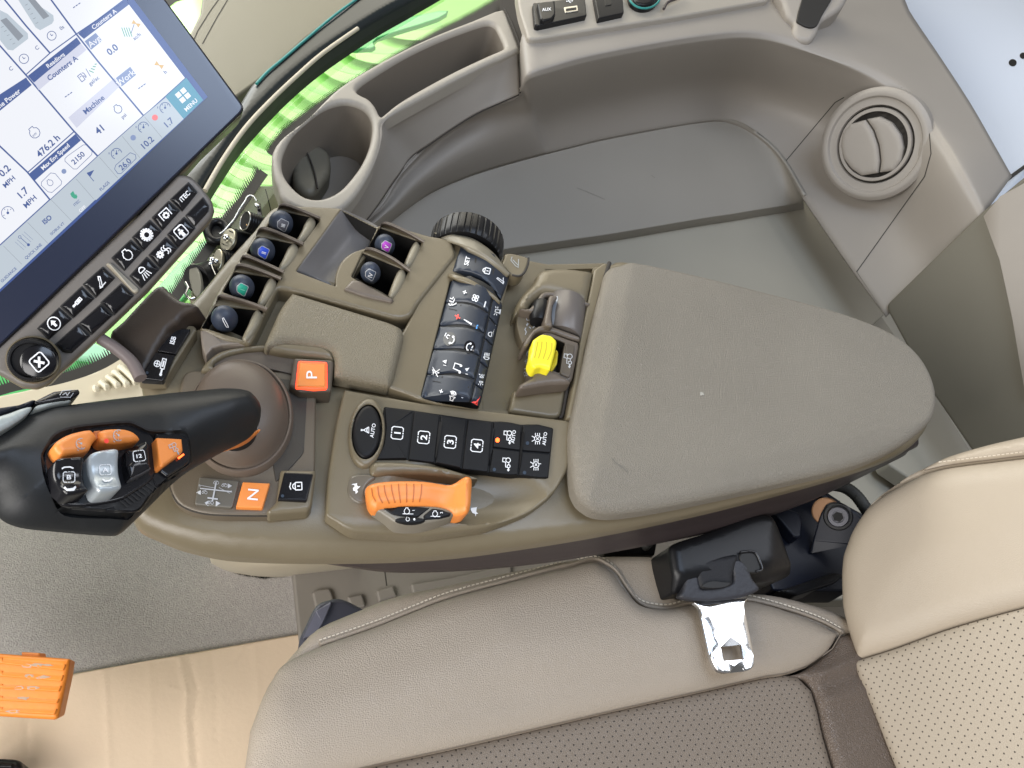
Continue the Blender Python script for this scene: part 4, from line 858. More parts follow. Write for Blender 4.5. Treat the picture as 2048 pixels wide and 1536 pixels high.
# levers
LVT=[('dark_label',(.10,.10,.12)),('label_blue',(.03,.09,.62)),('label_green',(.02,.32,.22)),('label_none',(.03,.042,.07)),('label_violet',(.42,.06,.50)),('label_dark',(.05,.07,.11))]
lev=[((852,250),88,92,'III',(866,268),0,'knob marked III in grey'),((712,462),90,95,'II',(718,478),1,'blue square marked II'),((552,745),92,96,'I',(556,762),2,'green square marked I'),((418,985),98,104,'',(432,1012),3,'loader symbol'),((1650,420),72,100,'V',(1662,432),4,'violet square marked V'),((1540,632),72,100,'IV',(1540,648),5,'dark square marked IV')]
for (c,rx,ry,tx,lc,mi,lbl) in lev:
    cc=z1('D',*c); p3=P(cc,.008); rx_=(P((cc[0]+rx/3.84,cc[1]),.008)-p3).length; ry_=(P((cc[0],cc[1]+ry/3.84),.008)-p3).length
    stem=tube('lever_stem',[P((cc[0]+6,cc[1]+16),-.026),p3-Vector((0,0,.004))],[.0045,.006],M['blk'],con,seg=14)
    prof=[]
    for i in range(15):
        a=math.pi*i/14; r_=math.sin(a)**.8; prof.append((max(rx_*1.06*r_*(1-.12*max(0,-math.cos(a))),1e-5),-.011*math.cos(a)*(1 if math.cos(a)<0 else 1.3)))
    ax=(-ray(cc)*.8+Vector((-.1,.1,.5))).normalized()
    kb=lathe('control_lever',p3,ax,prof,M['ball'],con,seg=40,xs=1.,sharp=80); kb['label']='navy thumb lever with '+lbl
    OFFk=kb.name
    f=fr(z1('D',*lc),1,0)
    if mi!=3:
        s_=9.6 if mi<3 else 8.6
        sq_=[(-.95,.55),(-.35,.98),(-.05,.95),(.95,.52),(1,.3),(.45,-.9),(.2,-1.0),(-.9,-.35),(-1,-.1)]
        sq_=[(x*.92+.0,y) for x,y in sq_]
        lab=G().poly([(z1('D',*lc)[0]+s_*x*1.15,z1('D',*lc)[1]-s_*y*1.25) for x,y in sq_])
        lab.poly([]) if 0 else None; lab=dlab(lab); lab.put('lever_label',kb,mat(LVT[mi][0],LVT[mi][1],.4),kb,.0005)
        G().line([(z1('D',*lc)[0]+s_*x*1.15,z1('D',*lc)[1]-s_*y*1.25) for x,y in sq_],1.0,True,2).put('label_edge',kb,M['dimw'],kb,.0008)
        G().text(tx,z1('D',*lc),8 if len(tx)<3 else 7,72,.01,.9).put('lettering',kb,M['white'] if mi not in(2,) else mat('pale_green_print',(.2,.6,.45),.5),kb,.0010)
    else:
        G().line([z1('D',405,985),z1('D',412,980),z1('D',440,1030),z1('D',445,1048),z1('D',432,1046),z1('D',410,1005)],1.2,True).put('loader_symbol',kb,M['white'],kb,.0008)

# ---- padded cover
def cvz(px,py,d): return np.zeros(len(px))
cov=RP(z('D',(938,768),(1700,1000),(1790,1045),(1806,1110),(1722,1450),(1690,1490),(1262,1408),(1266,1270),(1235,1215),(1150,1190),(900,1165),(740,1205),(720,1175),(850,880)),[6,12,14,14,10,8,3,8,10,14,10,8,8,16],5)
cv=hf('padded_cover',cov,.0090,mat('cover_rubber',(.185,.158,.108),.5,bump=('leather',700,.5,.0006),var=(7,.06)),con,r=.0065,rise=.006,wall=.008,grid=.006,seg=6)
hf('cover_front',RP(z('D',(722,1185),(760,1150),(1000,1165),(1180,1185),(1250,1235),(1262,1300),(1235,1292),(1180,1280),(1000,1262),(850,1240),(735,1215)),4),.006,M['con'],con,r=.004,wall=.012,seg=5)
# ledge running from the ISB keys to the cover front
hf('front_ledge',CR(z('D',(240,1362),(300,1290),(400,1225),(560,1195),(720,1180),(740,1215),(600,1225),(430,1265),(330,1330),(350,1372),(260,1380)),3),.003,M['con'],con,r=.003,wall=.01)

# ---- mid deck: keypad surround and right plates
md=RP([z1('E',250,222),z1('E',380,262),z1('E',735,470),z1('E',690,640),z1('E',510,1450),z1('E',200,1412),z1('E',70,1380),z1('E',0,1350),(765,770),(790,690),(818,640),z1('E',175,440)],[3,4,6,4,4,3,6,3,3,4,6,6],3)
mdh=RP(z('E',(298,508),(420,520),(590,605),(680,690),(505,1448),(430,1438),(200,1402),(78,1368)),[6,8,8,5,5,5,5,8],3)
mp_=hf('keypad_surround',md,.0035,M['con'],con,holes=[mdh],r=.002,hr=.001,wall=.012,hdepth=.004,hmat=M['void'],grid=.02)
# keypad: one long rounded bar of rubber keys
ax0=P(z1('E',440,520),0); ax1=P(z1('E',285,1420),0); adir=(ax1-ax0).normalized(); side=Vector((0,0,1)).cross(adir).normalized()
w0=abs((P(z1('E',300,508),0)-ax0).dot(side)); w1=abs((P(z1('E',680,690),0)-ax0).dot(side)); 
eL=P(z1('E',298,508),0); eR=P(z1('E',680,690),0); LW=(eR-eL).dot(side); 
def kz(px,py,d):
    o=np.zeros(len(px))
    for i in range(len(px)):
        w=P((px[i],py[i]),.004); u=(w-eL).dot(side)/LW; o[i]=.0105*math.sin(math.pi*min(max(u,0),1))
    return o
def Lp(y): return (295-(y-505)*225/865, y)
def Rp(y): return (600-(y-640)*.215, y)
def Ep(y): return (680-(y-690)*.232, y)
hf('keypad_base',RP(z('E',(302,515),(420,530),(590,615),(676,698),(505,1442),(430,1432),(200,1396),(84,1362)),[4]*8,3),.0025,M['void'],con,r=.001,wall=.004,grid=.003,zf=kz,wn=False)
rowsL=[(508,640),(672,800),(838,952),(1010,1118),(1192,1290),(1368,1440)]
kg=6
keys=[]
for i in range(5):
    a,b=rowsL[i],rowsL[i+1]
    q=[(Lp(a[0])[0]+kg+6,a[0]+kg),(Rp(a[1])[0]-kg,a[1]+kg),(Rp(b[1])[0]-kg,b[1]-kg),(Lp(b[0])[0]+kg+6,b[0]-kg)]
    k=hf('keypad_button',RP(z('E',*q),3,3),.0043,M['key'],con,r=.0012,wall=.004,grid=.0025,zf=kz,wn=False); keys.append(k)
rr_=[(655,695),(828,862),(985,1010),(1158,1180),(1325,1345),(1440,1446)]
for i in range(5):
    a,b=rr_[i],rr_[i+1]
    q=[(Rp(a[0])[0]+kg-1,a[0]+kg),(Ep(a[1])[0]-kg,a[1]+kg),(Ep(b[1])[0]-kg,b[1]-kg),(Rp(b[0])[0]+kg-1,b[0]-kg)]
    k=hf('keypad_button',RP(z('E',*q),2.5,3),.0043,M['key'],con,r=.001,wall=.004,grid=.0025,zf=kz,wn=False); keys.append(k)
KA=keys
def kput(i,name,g,m=None): g.put(name,KA,m or M['white'],keys[i],.0008)
E=lambda x,y: z1('E',x,y)
kput(0,'fan_symbol',G().icon('fan',E(478,648),17,70,1.6).text('+',E(402,606),11,70,.02))
kput(0,'minus_sign',G().line(z('E',(540,712),(550,672)),2.6)); kput(0,'seat_symbol',G().icon('seat',E(315,675),21,72,1.8))
kput(1,'plus_sign',G().line(z('E',(332,775),(368,797)),2.8).line(z('E',(343,803),(356,768)),2.8),M['red']); kput(1,'wedge',G().line(z('E',(395,805),(452,835)),1.8)); kput(1,'minus_sign',G().line(z('E',(482,880),(492,845)),2.8),M['blue'])
G().poly(ELL(E(290,945),12.5,14,10)).put('dark_disc',KA,M['blkg'],keys[2],.0004); G().poly(ELL(E(435,1003),11,13,10)).put('dark_disc',KA,M['blkg'],keys[2],.0004)
g=G().icon('phup',E(290,945),22,75,1.8).icon('phone',E(435,1003),17,65,1.9)
g.put('phone_symbols',KA,M['white'],keys[2],.0007)
kput(3,'media_symbols',G().icon('note',E(352,1155),20,72,1.9).poly(z('E',(240,1110),(272,1100),(266,1130))).line(z('E',(246,1138),(268,1144)),1.2).poly(z('E',(400,1165),(432,1158),(415,1185))).line(z('E',(408,1194),(425,1198)),1.2))
kput(3,'mute_symbol',G().icon('mute',E(186,1190),20,75,1.7))
kput(4,'speaker_symbol',G().icon('spk',E(312,1360),19,72,1.6).text('+',E(230,1330),11,72,.02).line(z('E',(372,1405),(382,1370)),2.6))
kput(5,'beacon_symbol',G().icon('beacon',E(632,742),20,80,1.4)); kput(6,'lamp_symbol',G().icon('lamp',E(600,915),20,80,1.4)); kput(7,'headlamp_symbol',G().icon('head',E(555,1075),20,82,1.5)); kput(8,'side_lamp_symbol',G().icon('side',E(516,1243),22,82,1.5))
kput(9,'hazard_symbol',G().icon('haz',E(480,1405),15,82,1.8),M['red'])
G().line(z('E',(370,696),(550,796)),3).line(z('E',(285,722),(345,735)),1.2).line(z('E',(232,1222),(430,1298)),3).line(z('E',(165,1252),(225,1262)),1.2).put('finger_groove',KA,M['void'],keys[1],.0003)
# SET keys
q=z('E',(372,266),(440,288),(520,322),(600,368),(665,418),(730,470),(712,540),(665,662),(620,620),(560,572),(500,532),(440,500),(380,468),(312,440),(345,345))
def sz(px,py,d):
    o=np.zeros(len(px))
    for i in range(len(px)):
        w=P((px[i],py[i]),.004); u=(w-eL).dot(side)/LW; o[i]=.0085*math.sin(math.pi*min(max(u,.0),1))
    return o
sk=hf('set_key_panel',RP(q,2,2),.0045,M['key'],con,r=.0012,wall=.006,grid=.003,zf=sz,wn=False)
G().text('SET',E(418,375),8.8,76,.022,.95).put('lettering',sk,M['white'],sk,.0005)
G().icon('lock',E(552,445),19,76,2.0).put('lock_symbol',sk,M['white'],sk,.0005)
G().icon('arm',E(652,520),19,70,1.7).put('lever_symbol',sk,M['white'],sk,.0005)
G().line(z('E',(482,352),(468,465)),3).line(z('E',(612,425),(588,548)),3).put('key_gap',sk,M['void'],sk,.0004)
# curved bands above the SET keys and between SET and the keypad
rows=[[(*E(285,462),.0045),(*E(340,475),.0115),(*E(450,512),.0145),(*E(590,600),.0135),(*E(662,668),.0095)],[(*E(275,482),.004),(*E(330,500),.011),(*E(440,535),.0143),(*E(580,620),.013),(*E(655,690),.0085)]]
patch('key_band',rows,M['con'],con,n=5,m=3,thick=.004)
band_=CR(z('E',(215,215),(370,205),(480,230),(590,290),(690,400),(735,468),(690,430),(610,370),(520,318),(430,280),(370,262),(250,222)),3)
rows=[[(*E(175,165),.000),(*E(320,178),.010),(*E(450,205),.013),(*E(560,270),.012),(*E(640,345),.009),(*E(690,420),.006)],[(*E(250,225),.004),(*E(380,258),.0135),(*E(450,285),.0160),(*E(540,325),.0165),(*E(640,395),.0140),(*E(735,468),.008)]]
patch('wheel_collar',rows,mat('collar_plastic',(.21,.185,.135),.33),con,n=6,m=4,thick=.004)

# ---- thumb wheel
wc=P(E(395,300),.0); wr=.0305
ctr=Vector((0,0,0))
a_=P(E(160,190),-.004); b_=P(E(680,345),-.002)
ctr=(a_+b_)/2 + adir*-.001; ctr.z=-.012; wr=(b_-a_).length/2*1.02
prof=[(wr*.6,-.013),(wr*.93,-.013),(wr,-.010),(wr*1.01,0),(wr,.009),(wr*.95,.012),(wr*.6,.012)]
wh=lathe('thumb_wheel',ctr+adir*.001,-adir,[(wr*.5,-.004)]+[(wr*.94,-.004),(wr*.985,-.0015),(wr,.002),(wr*1.0,.014),(wr*.985,.017),(wr*.93,.019),(wr*.5,.019)],M['blk'],con,seg=288,ribs=lambda a,r_,h:(.972 if (math.degrees(a)%10)<1.3 else 1.) if (-.003<h<.018) else 1.,sharp=30)
# bracket with loader symbol
br=hf('symbol_plate',CR(z('E',(700,318),(765,318),(860,345),(868,370),(845,440),(815,475),(780,482),(740,470),(700,430),(672,395),(690,350)),3),.0075,M['con'],con,r=.0018,wall=.01)
G().icon('loader',E(768,385),21,70,1.4).put('loader_symbol',br,mat('grey_print',(.40,.42,.42),.5),br,.0004)
tube('plate_edge',[P(p,.0068) for p in CR(z('E',(866,352),(862,400),(835,458),(795,484),(745,475)),4,False)],.0009,M['seam'],con)

# ---- right hand well
T=lambda x,y: z1('T',x,y)
well=hf('well_floor',RP([T(225,290),T(395,160),T(545,190),T(1010,180),T(1040,200),T(790,1130),T(740,1470),T(10,1390),T(0,1230),T(140,600)],[4]*10,3),-.013,M['con'],con,r=.002,wall=.01,grid=.008)
# far rim strip
hf('well_rim',RP(z('T',(925,235),(1000,182),(1040,185),(1030,240),(850,900),(770,1440),(700,1440),(760,1130),(810,800)),3),.004,M['con'],con,r=.002,wall=.01)
hf('blank_cover',RP(z('T',(270,1210),(700,1195),(660,1420),(600,1435),(235,1380)),[8,8,8,8,4]),-.004,M['con'],con,r=.003,wall=.012)
tube('blank_shadow_gap',[P(p,-.0045) for p in CR(z('T',(480,1190),(690,1190),(703,1210),(668,1410),(640,1436)),4,False)],.0012,M['seam'],con)
# hump
hump=CR(z('T',(480,240),(540,208),(700,200),(920,232),(928,270),(885,490),(870,520),(700,450),(560,415),(500,425),(430,480),(395,540),(330,545),(300,560),(312,480),(370,390),(440,320)),3)
hf('lever_hump',hump,.007,M['con'],con,r=.009,rise=.009,wall=.02,grid=.004,seg=6)
hf('dial_scale',CR(z('T',(325,548),(300,620),(300,700),(325,790),(355,835),(420,780),(470,700),(450,600),(445,585),(370,572)),3),-.004,mat('scale_plastic',(.15,.122,.08),.42,bump=FB),con,r=.001,wall=.012)
def tfin(top,zt,zl,dy,m=None,w=9,name='roller_guard'):
    a=CR(z('T',*top),5,False)
    return tube(name,[P(p,zt) for p in a],[.0022]*len(a),m or M['guard'],con,seg=10)
gd1=CR(z('T',(325,548),(400,548),(460,480),(500,425),(560,410),(680,430),(880,500),(870,525),(700,465),(560,445),(520,470),(480,540),(450,575),(380,570)),3)
hf('roller_guard',gd1,.0055,M['guard'],con,r=.0022,wall=.016,seg=4)
gd2=CR(z('T',(355,840),(400,760),(460,700),(510,686),(600,700),(780,765),(812,790),(800,808),(700,780),(600,745),(500,730),(440,760),(390,850)),3)
hf('roller_guard',gd2,.0085,M['guard'],con,r=.0022,wall=.016,seg=4)
# roller (axis along the picture's vertical direction)
hf('roller_slot',RP(z('T',(480,470),(560,440),(870,520),(850,760),(790,775),(520,690),(450,690),(455,560)),4),-.0035,M['void'],con,r=.0005,wall=.003)
ra=P(T(735,462),.004); rb=P(T(690,755),.004); rdir=(rb-ra).normalized(); rl=(rb-ra).length
ew=(P(T(865,520),.004)-P(T(560,600),.004)); rrad=ew.length/2*.98
rc=(P(T(700,600),.004)); rrad=.0162; rc.z=-.0045
ro=lathe('scroll_roller',rc-rdir*rl/2,rdir,[(rrad*.6,0),(rrad*.96,0),(rrad,.001),(rrad,rl-.001),(rrad*.96,rl),(rrad*.6,rl)],mat('roller_plastic',(.125,.11,.10),.35),con,seg=64,sharp=40)
rc2=P(T(490,585),.003); rc2.z=.001
lathe('roller_ring',rc2-rdir*.011,rdir,[(.003,0),(.0065,.0005),(.0078,.004),(.0078,.016),(.0065,.0205),(.003,.021)],M['blk'],con,seg=32,sharp=50)
G().poly(CR(z('T',(622,455),(600,500),(585,570),(582,640),(592,690),(604,640),(612,560),(632,480)),3)).put('roller_chamfer',ro,mat('roller_chamfer_grey',(.30,.32,.35),.3),ro,.0003)
lev_=hf('roller_lip',CR(z('T',(565,450),(590,445),(630,455),(600,500),(585,570),(582,640),(592,695),(545,690),(525,670),(535,590),(555,500)),3),.0135,M['guard'],con,r=.002,wall=.01)
# symbols on the scale
g=G()
def rectln(c,w,h,rot,lw=1.4): f=fr(c,1,rot); g.line([f(x,y) for x,y in rr(-w,-h,w,h,min(w,h)*.6)],lw,True)
for c in (T(388,630),T(418,625)): rectln(c,5.4,3.0,85)
for a,b in ((T(372,690),T(395,680)),(T(382,672),(T(378,700))),(T(395,705),T(410,718)),(T(430,690),T(445,640)),(T(425,715),T(438,700))): g.line([a,b],1.6)
g.line(CR(z('T',(372,712),(362,728),(372,745),(364,770)),4,False),1.6)
g.put('depth_symbols',[well,bpy.data.objects['dial_scale']],M['dimw'],con,.0005)
# yellow rocker in its frame
fr_o=RP(z('T',(500,745),(560,735),(700,790),(800,822),(806,850),(752,1120),(725,1150),(560,1170),(330,1195),(318,1165),(440,1095),(420,1000),(450,800)),[8,6,6,8,6,8,8,6,4,3,6,6,6],3)
fr_h=RP(z('T',(530,790),(560,775),(690,830),(645,1075),(585,1050),(470,1010),(450,960)),[4]*7,3)
rf=hf('switch_frame',fr_o,.008,M['guard'],con,holes=[fr_h],r=.003,hr=.001,wall=.02,hdepth=.014,hmat=M['void'],bottom=False)
hf('frame_cheek',CR(z('T',(440,1060),(455,1020),(500,1008),(560,1035),(700,1110),(740,1140),(700,1152),(560,1160),(440,1180),(325,1190),(345,1150),(430,1105)),3),.011,M['guard'],con,r=.0035,wall=.008,seg=5)
ys=RP(z('T',(430,800),(500,752),(580,765),(628,810),(615,890),(575,1045),(500,1020),(450,1030),(425,1015),(402,960),(425,880)),[4,5,5,5,6,4,5,5,5,6,6],3)
yk=hf('yellow_switch',ys,.020,M['yel'],con,r=.0028,wall=.010,grid=.0025,taper=.04,seg=5); yk['label']='yellow ridged rocker switch'
for l in (((468,822),(455,880),(440,955)),((500,822),(492,885),(470,960)),((538,826),(532,890),(508,965)),((580,832),(575,900),(545,972))): G().line(CR(z('T',*l),4,False),2.2).put('finger_groove',yk,M['yeld'],yk,.0003)
hf('switch_side',RP(z('T',(615,880),(634,905),(625,1000),(590,1048),(575,1045)),3),.013,M['yeld'],yk,r=.001,wall=.006)
tp=hf('symbol_tile',RP(z('T',(690,828),(770,848),(738,1085),(722,1110),(648,1078)),[3,4,4,4,3]),.0095,M['con2'],con,r=.001,wall=.003)
G().icon('tractor',T(712,965),25,83,1.5).put('tractor_symbol',tp,M['dimw'],tp,.0004)
g=G(); g.line(ELL(T(398,925),5,5.6),1.5,True); f=fr(T(380,985),5,85); g.line([f(x,y) for x,y in ((-.9,-.4),(0,-.4),(0,-.9),(.9,0),(0,.9),(0,.4),(-.9,.4))],1.4,True); g.line([T(355,1047),T(392,1036)],1.8)
f=fr(T(368,1085),5.4,172); g.line([f(x,y) for x,y in ((-.9,-.4),(0,-.4),(0,-.9),(.9,0),(0,.9),(0,.4),(-.9,.4))],1.4,True)
g.put('position_symbols',[well,rf],M['dimw'],con,.0005)

# ---- front keys beside the display arm
fk=hf('key_frame',RP(z('B',(1160,1022),(1180,1012),(1325,1025),(1345,1050),(1130,1400),(955,1400),(940,1385)),[6,4,8,6,3,4,4]),.004,M['con'],con,r=.0018,wall=.008)
k1=hf('front_button',RP(z('B',(1180,1040),(1300,1048),(1298,1065),(1198,1222),(1066,1198),(1150,1060)),[8,7,3,1.5,1.5,6],3),.0068,M['blkg'],con,r=.001,wall=.004)
k2=hf('front_button',RP(z('B',(1062,1205),(1195,1230),(1115,1402),(962,1392),(960,1375)),[1.5,1.5,3,4,3],3),.0068,M['blkg'],con,r=.001,wall=.004)
G().text('ISB',z1('B',1180,1130),9.5,74,.03,.95).put('lettering',k1,M['white'],k1,.0004)
G().icon('cyls',z1('B',1098,1310),37,-14,1.9).put('cylinder_symbol',k2,M['white'],k2,.0004)
G().poly(ELL(z1('B',1005,1352),3,3)).put('unlit_lamp',k2,M['ledo'],k2,.0004)

# ---- P, N, lock and shift pattern
ph=hf('park_housing',RP(z('D',(955,1285),(1245,1300),(1262,1320),(1240,1545),(1000,1550),(915,1500)),4),.006,M['con2'],con,r=.002,wall=.012)
hf('park_backlight',RP(z('D',(985,1308),(1208,1318),(1210,1524),(1100,1530),(962,1516)),5),.0078,M['glow'],con,r=.001,wall=.003)
pb_=hf('park_button',RP(z('D',(998,1318),(1196,1328),(1196,1510),(974,1504)),3),.0092,M['org'],con,r=.0015,wall=.003); pb_['label']='orange square park button lit red round its edge'
G().text('P',z1('D',1085,1420),22,90,.005,1.15).put('lettering',pb_,M['white'],pb_,.0004)
nb=hf('neutral_button',RP(z('C',(1462,730),(1628,738),(1583,890),(1420,884)),3),.0022,M['org'],con,r=.0014,wall=.004); nb['label']='orange square neutral button'
G().text('N',z1('C',1522,812),22,84,.005,1.1).put('lettering',nb,M['white'],nb,.0004)
lp_=hf('lock_pad',RP(z('C',(1690,655),(1905,660),(1880,870),(1860,905),(1620,925),(1605,905),(1665,850)),[6,5,5,8,6,6,6]),.0035,M['con'],con,r=.003,wall=.008)
lk=hf('lock_button',RP(z('C',(1712,672),(1888,680),(1848,848),(1672,838)),3),.0062,M['blkg'],con,r=.0016,wall=.004)
G().icon('lock',z1('C',1784,762),25,92,2.2).line(z('C',(1752,740),(1745,765),(1752,782)),2).put('lock_symbol',lk,M['white'],lk,.0004)
G().poly(ELL(z1('C',1702,820),3.2,3.2)).put('unlit_lamp',lk,M['ledo'],lk,.0003)
sd=hf('shift_diagram',RP(z('C',(1200,703),(1442,726),(1400,890),(1172,868)),5),.0008,mat('diagram_plate',(.115,.105,.085),.4),con,r=.0008,wall=.003)
g=G(); w=2.0
g.line(z('C',(1302,738),(1280,850)),3).line(z('C',(1205,775),(1395,795)),2.4).line(z('C',(1250,832),(1312,840)),3)
for a,b in (((1200,800),(1188,800)),): pass
for tr in (((1185,800),(1210,785),(1210,815)),((1398,760),(1372,745),(1372,775)),((1328,865),(1300,850),(1300,880)),((1232,862),(1256,848),(1256,878))): g.poly(z('C',*tr))
for c in ((1230,800),(1350,758),(1268,862),(1300,742)): g.line(ELL(z1('C',c[0]-8,c[1]),2.1,2.1,n=10),.9,True).line(ELL(z1('C',c[0]+10,c[1]),2.8,2.8,n=10),.9,True).line(z('C',(c[0]-10,c[1]-10),(c[0]+12,c[1]-12)),1)
g.line(z('C',(1198,755),(1290,772)),.9).line(z('C',(1318,770),(1385,805)),.9).text('321',z1('C',1203,760),3.2,95,0).text('23',z1('C',1392,795),3.2,95,0)
g.put('gear_pattern',sd,M['dimw'],sd,.0004)

# ---- boot of the control handle
bc=(482,842); n_=56
ringdef=[(1.0,-.003),(.985,.002),(.955,.0042),(.93,.0042),(.915,.003),(.90,.0036),(.88,.006),(.85,.010),(.80,.014),(.72,.018),(.62,.021),(.5,.023),(.36,.024),(.2,.024),(.02,.024)]
V=[];F=[]
c0=P(bc,-.003)
for k,(s_,zz) in enumerate(ringdef):
    for i in range(n_):
        a=2*math.pi*i/n_; px=bc[0]+106*math.cos(a); py=bc[1]+116*math.sin(a)
        w=P((px,py),-.003); sh=Vector((-.004,-.002,0))*(1-s_)*2.2
        p=c0+(w-c0)*s_+sh; p.z=zz; V.append(p)
for k in range(len(ringdef)-1):
    for i in range(n_): F.append((k*n_+i,k*n_+(i+1)%n_,(k+1)*n_+(i+1)%n_,(k+1)*n_+i))
boot=build('handle_boot',V,F,M['boot'],con,sharp=60,wn=False)
# flat dark sheets painting the shadow between boot and deck
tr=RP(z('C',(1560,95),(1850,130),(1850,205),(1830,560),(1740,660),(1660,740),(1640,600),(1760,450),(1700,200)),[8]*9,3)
hf('boot_trench_shade',tr,-.0008,mat('trench_shade',(.035,.028,.02),.5,bump=FB),con,r=.0005,wall=.002)
hf('trench_slope_shade',RP(z('D',(395,1395),(600,1345),(800,1380),(960,1420),(985,1290),(700,1240),(430,1265),(330,1335),(350,1385)),[8]*9,3),-.0005,mat('slope_shade',(.11,.088,.068),.4,bump=FB),con,r=.0005,wall=.002)  # console plastic darkened in colour for the shade of the recess

# ---- strip of black keys
sp2=hf('key_strip',RP(z('F',(505,128),(735,158),(1160,222),(1360,246),(1420,244),(1500,252),(1580,270),(1640,268),(1720,268),(1840,298),(1800,694),(1720,692),(1640,682),(1570,672),(1500,672),(1400,660),(1330,650),(1180,638),(1000,592),(850,570),(700,550),(436,545)),[3]*22,2),.0022,M['key2'],con,r=.0008,wall=.004)
F_=lambda x,y: z1('F',x,y)
kq=[[(512,138),(728,163),(684,540),(448,540),(505,430),(522,300)],[(744,166),(942,196),(900,568),(700,545)],[(954,198),(1152,226),(1108,614),(912,572)],[(1168,230),(1356,252),(1322,640),(1124,620)],
    [(1370,252),(1420,250),(1500,258),(1586,278),(1576,470),(1364,445)],[(1362,462),(1574,486),(1556,664),(1500,666),(1400,655),(1336,645)],[(1600,278),(1640,274),(1720,274),(1834,304),(1816,490),(1592,472)],[(1590,490),(1814,508),(1794,688),(1720,686),(1640,676),(1568,668)]]
sk_=[hf('strip_button',RP(z('F',*q),1.8,3),.0038,M['key2'],con,r=.0007,wall=.003) for q in kq]
for i,(n,c) in enumerate((('1',(608,340)),('2',(816,375)),('3',(1025,411)),('4',(1235,440)))):
    G().icon('numbox',F_(*c),27,84,1.9).text(n,F_(*c),13,84,.025,1.2).put('lettering',sk_[i],M['white'],sk_[i],.0003)
G().icon('tractor',F_(1480,362),24,86,1.5).text('AUTO',F_(1522,370),6.8,82,.015,1.0).put('lettering',sk_[4],M['white'],sk_[4],.0003)
G().icon('tractor',F_(1470,575),24,86,1.5).put('tractor_symbol',sk_[5],M['white'],sk_[5],.0003)
G().icon('diff',F_(1712,385),24,0,1.35).text('AUTO',F_(1768,385),6.8,82,.015,1.0).put('lettering',sk_[6],M['white'],sk_[6],.0003)
G().icon('diff',F_(1700,590),24,0,1.35).put('diff_symbol',sk_[7],M['white'],sk_[7],.0003)
G().poly(ELL(F_(1397,397),4.2,4.6)).put('lit_lamp',sk_[4],M['led'],sk_[4],.0004)
for c,k in (((1633,420),6),((1372,628),5),((1610,652),7)): G().poly(ELL(F_(*c),3.4,3.6)).put('unlit_lamp',sk_[k],M['ledo'],sk_[k],.0003)
for l in (((955,255),(912,540)),((1365,310),(1332,596)),((1602,335),(1570,618))): G().line(z('F',*l),4.2).put('raised_divider',[sp2]+sk_,M['key2'],con,.0011)
hf('button_ring',ELL(F_(372,326),36.5,69,5,n=56),.0058,M['con'],con,r=.003,wall=.005,seg=4,holes=[ELL(F_(372,324),30.5,55,5,n=56)],hr=.0012,hdepth=.003,hmat=M['void'])
eb=hf('auto_button',ELL(F_(370,322),28.6,53.5,5,n=56),.0062,M['key2'],con,r=.0028,wall=.004,seg=4,grid=.006); eb['label']='oval black steering AUTO button'
G().icon('wheel',F_(360,318),22,90,2.2).text('AUTO',F_(415,322),7.4,80,.015,1.0).put('lettering',eb,M['white'],eb,.0004)

# ---- orange throttle
th_out=CR(z('F',(362,765),(385,735),(430,718),(530,706),(700,702),(850,708),(950,720),(1020,727),(1062,718),(1110,698),(1150,692),(1185,705),(1196,740),(1194,830),(1188,910),(1172,958),(1140,972),(1090,965),(1050,958),(1000,930),(900,908),(760,900),(620,905),(500,918),(440,926),(400,895),(375,850)),3)
def thz(px,py,d):
    x,y=(px-640)*3.938,(py-780)*3.938
    return -.0035*np.exp(-((x-970)/130)**2)*np.exp(-((y-880)/120)**2)+.004*np.clip((x-1080)/60,0,1)+.002*np.clip((800-y)/100,0,1)
lower=hf('throttle_skirt',CR(z('F',(1000,935),(1048,955),(1130,968),(1100,980),(1040,998),(1052,975)),3),.009,M['org'],con,r=.002,wall=.012)
th=hf('throttle_lever',th_out,.0165,M['org'],con,r=.006,rise=.006,wall=.012,grid=.0022,zf=thz,taper=.05,seg=6); th['label']='long orange speed lever with grip ridges'
for l in (((408,775),(415,830),(440,880)),((455,762),(464,830),(492,892)),((505,752),(515,820),(545,895)),((560,745),(568,800),(590,890)),((618,740),(622,800),(634,890)),((680,738),(682,800),(682,886)),((738,740),(738,800),(730,884)),((800,742),(796,810),(782,882))):
    G().line(CR(z('F',*l),5,False),1.9).put('grip_groove',th,M['orgd'],th,.0003)
hub=hf('throttle_hub',CR(z('F',(425,930),(500,918),(620,905),(760,900),(900,908),(1000,930),(1048,960),(1050,985),(940,1022),(830,1046),(715,1054),(600,1042),(520,992),(460,955)),4),.0125,mat('hub_plastic',(.20,.178,.14),.35),con,r=.0025,wall=.012)
b1=hf('hub_button',RP(z('F',(500,928),(620,915),(760,914),(868,925),(790,985),(770,1002),(620,990),(565,975)),3),.0135,M['key2'],con,r=.0012,wall=.002)
b2=hf('hub_button',RP(z('F',(885,928),(960,938),(1035,962),(1030,985),(945,1008),(820,1020),(815,985)),3),.0135,M['key2'],con,r=.0012,wall=.002)
b3=hf('hub_button',ELL(F_(712,1022),30,6.6,1,n=36),.0135,M['key2'],con,r=.0012,wall=.002)
G().icon('engine',F_(683,955),14,0,1.3).line(z('F',(650,976),(735,978)),1.2).text('1',F_(735,950),5,90,.02).put('engine_symbol',b1,M['white'],b1,.0003)
G().icon('engine',F_(905,976),13,0,1.2).line(z('F',(870,995),(945,997)),1.2).text('2',F_(955,968),5,90,.02).put('engine_symbol',b2,M['white'],b2,.0003)
G().icon('engine',F_(690,1018),9,0,1.1).poly(ELL(F_(742,1020),2,2.4)).put('engine_symbol',b3,M['white'],b3,.0003)
G().icon('turtle',F_(1215,945),29,84).put('tortoise_symbol',rpl,M['white'],con,.0004)

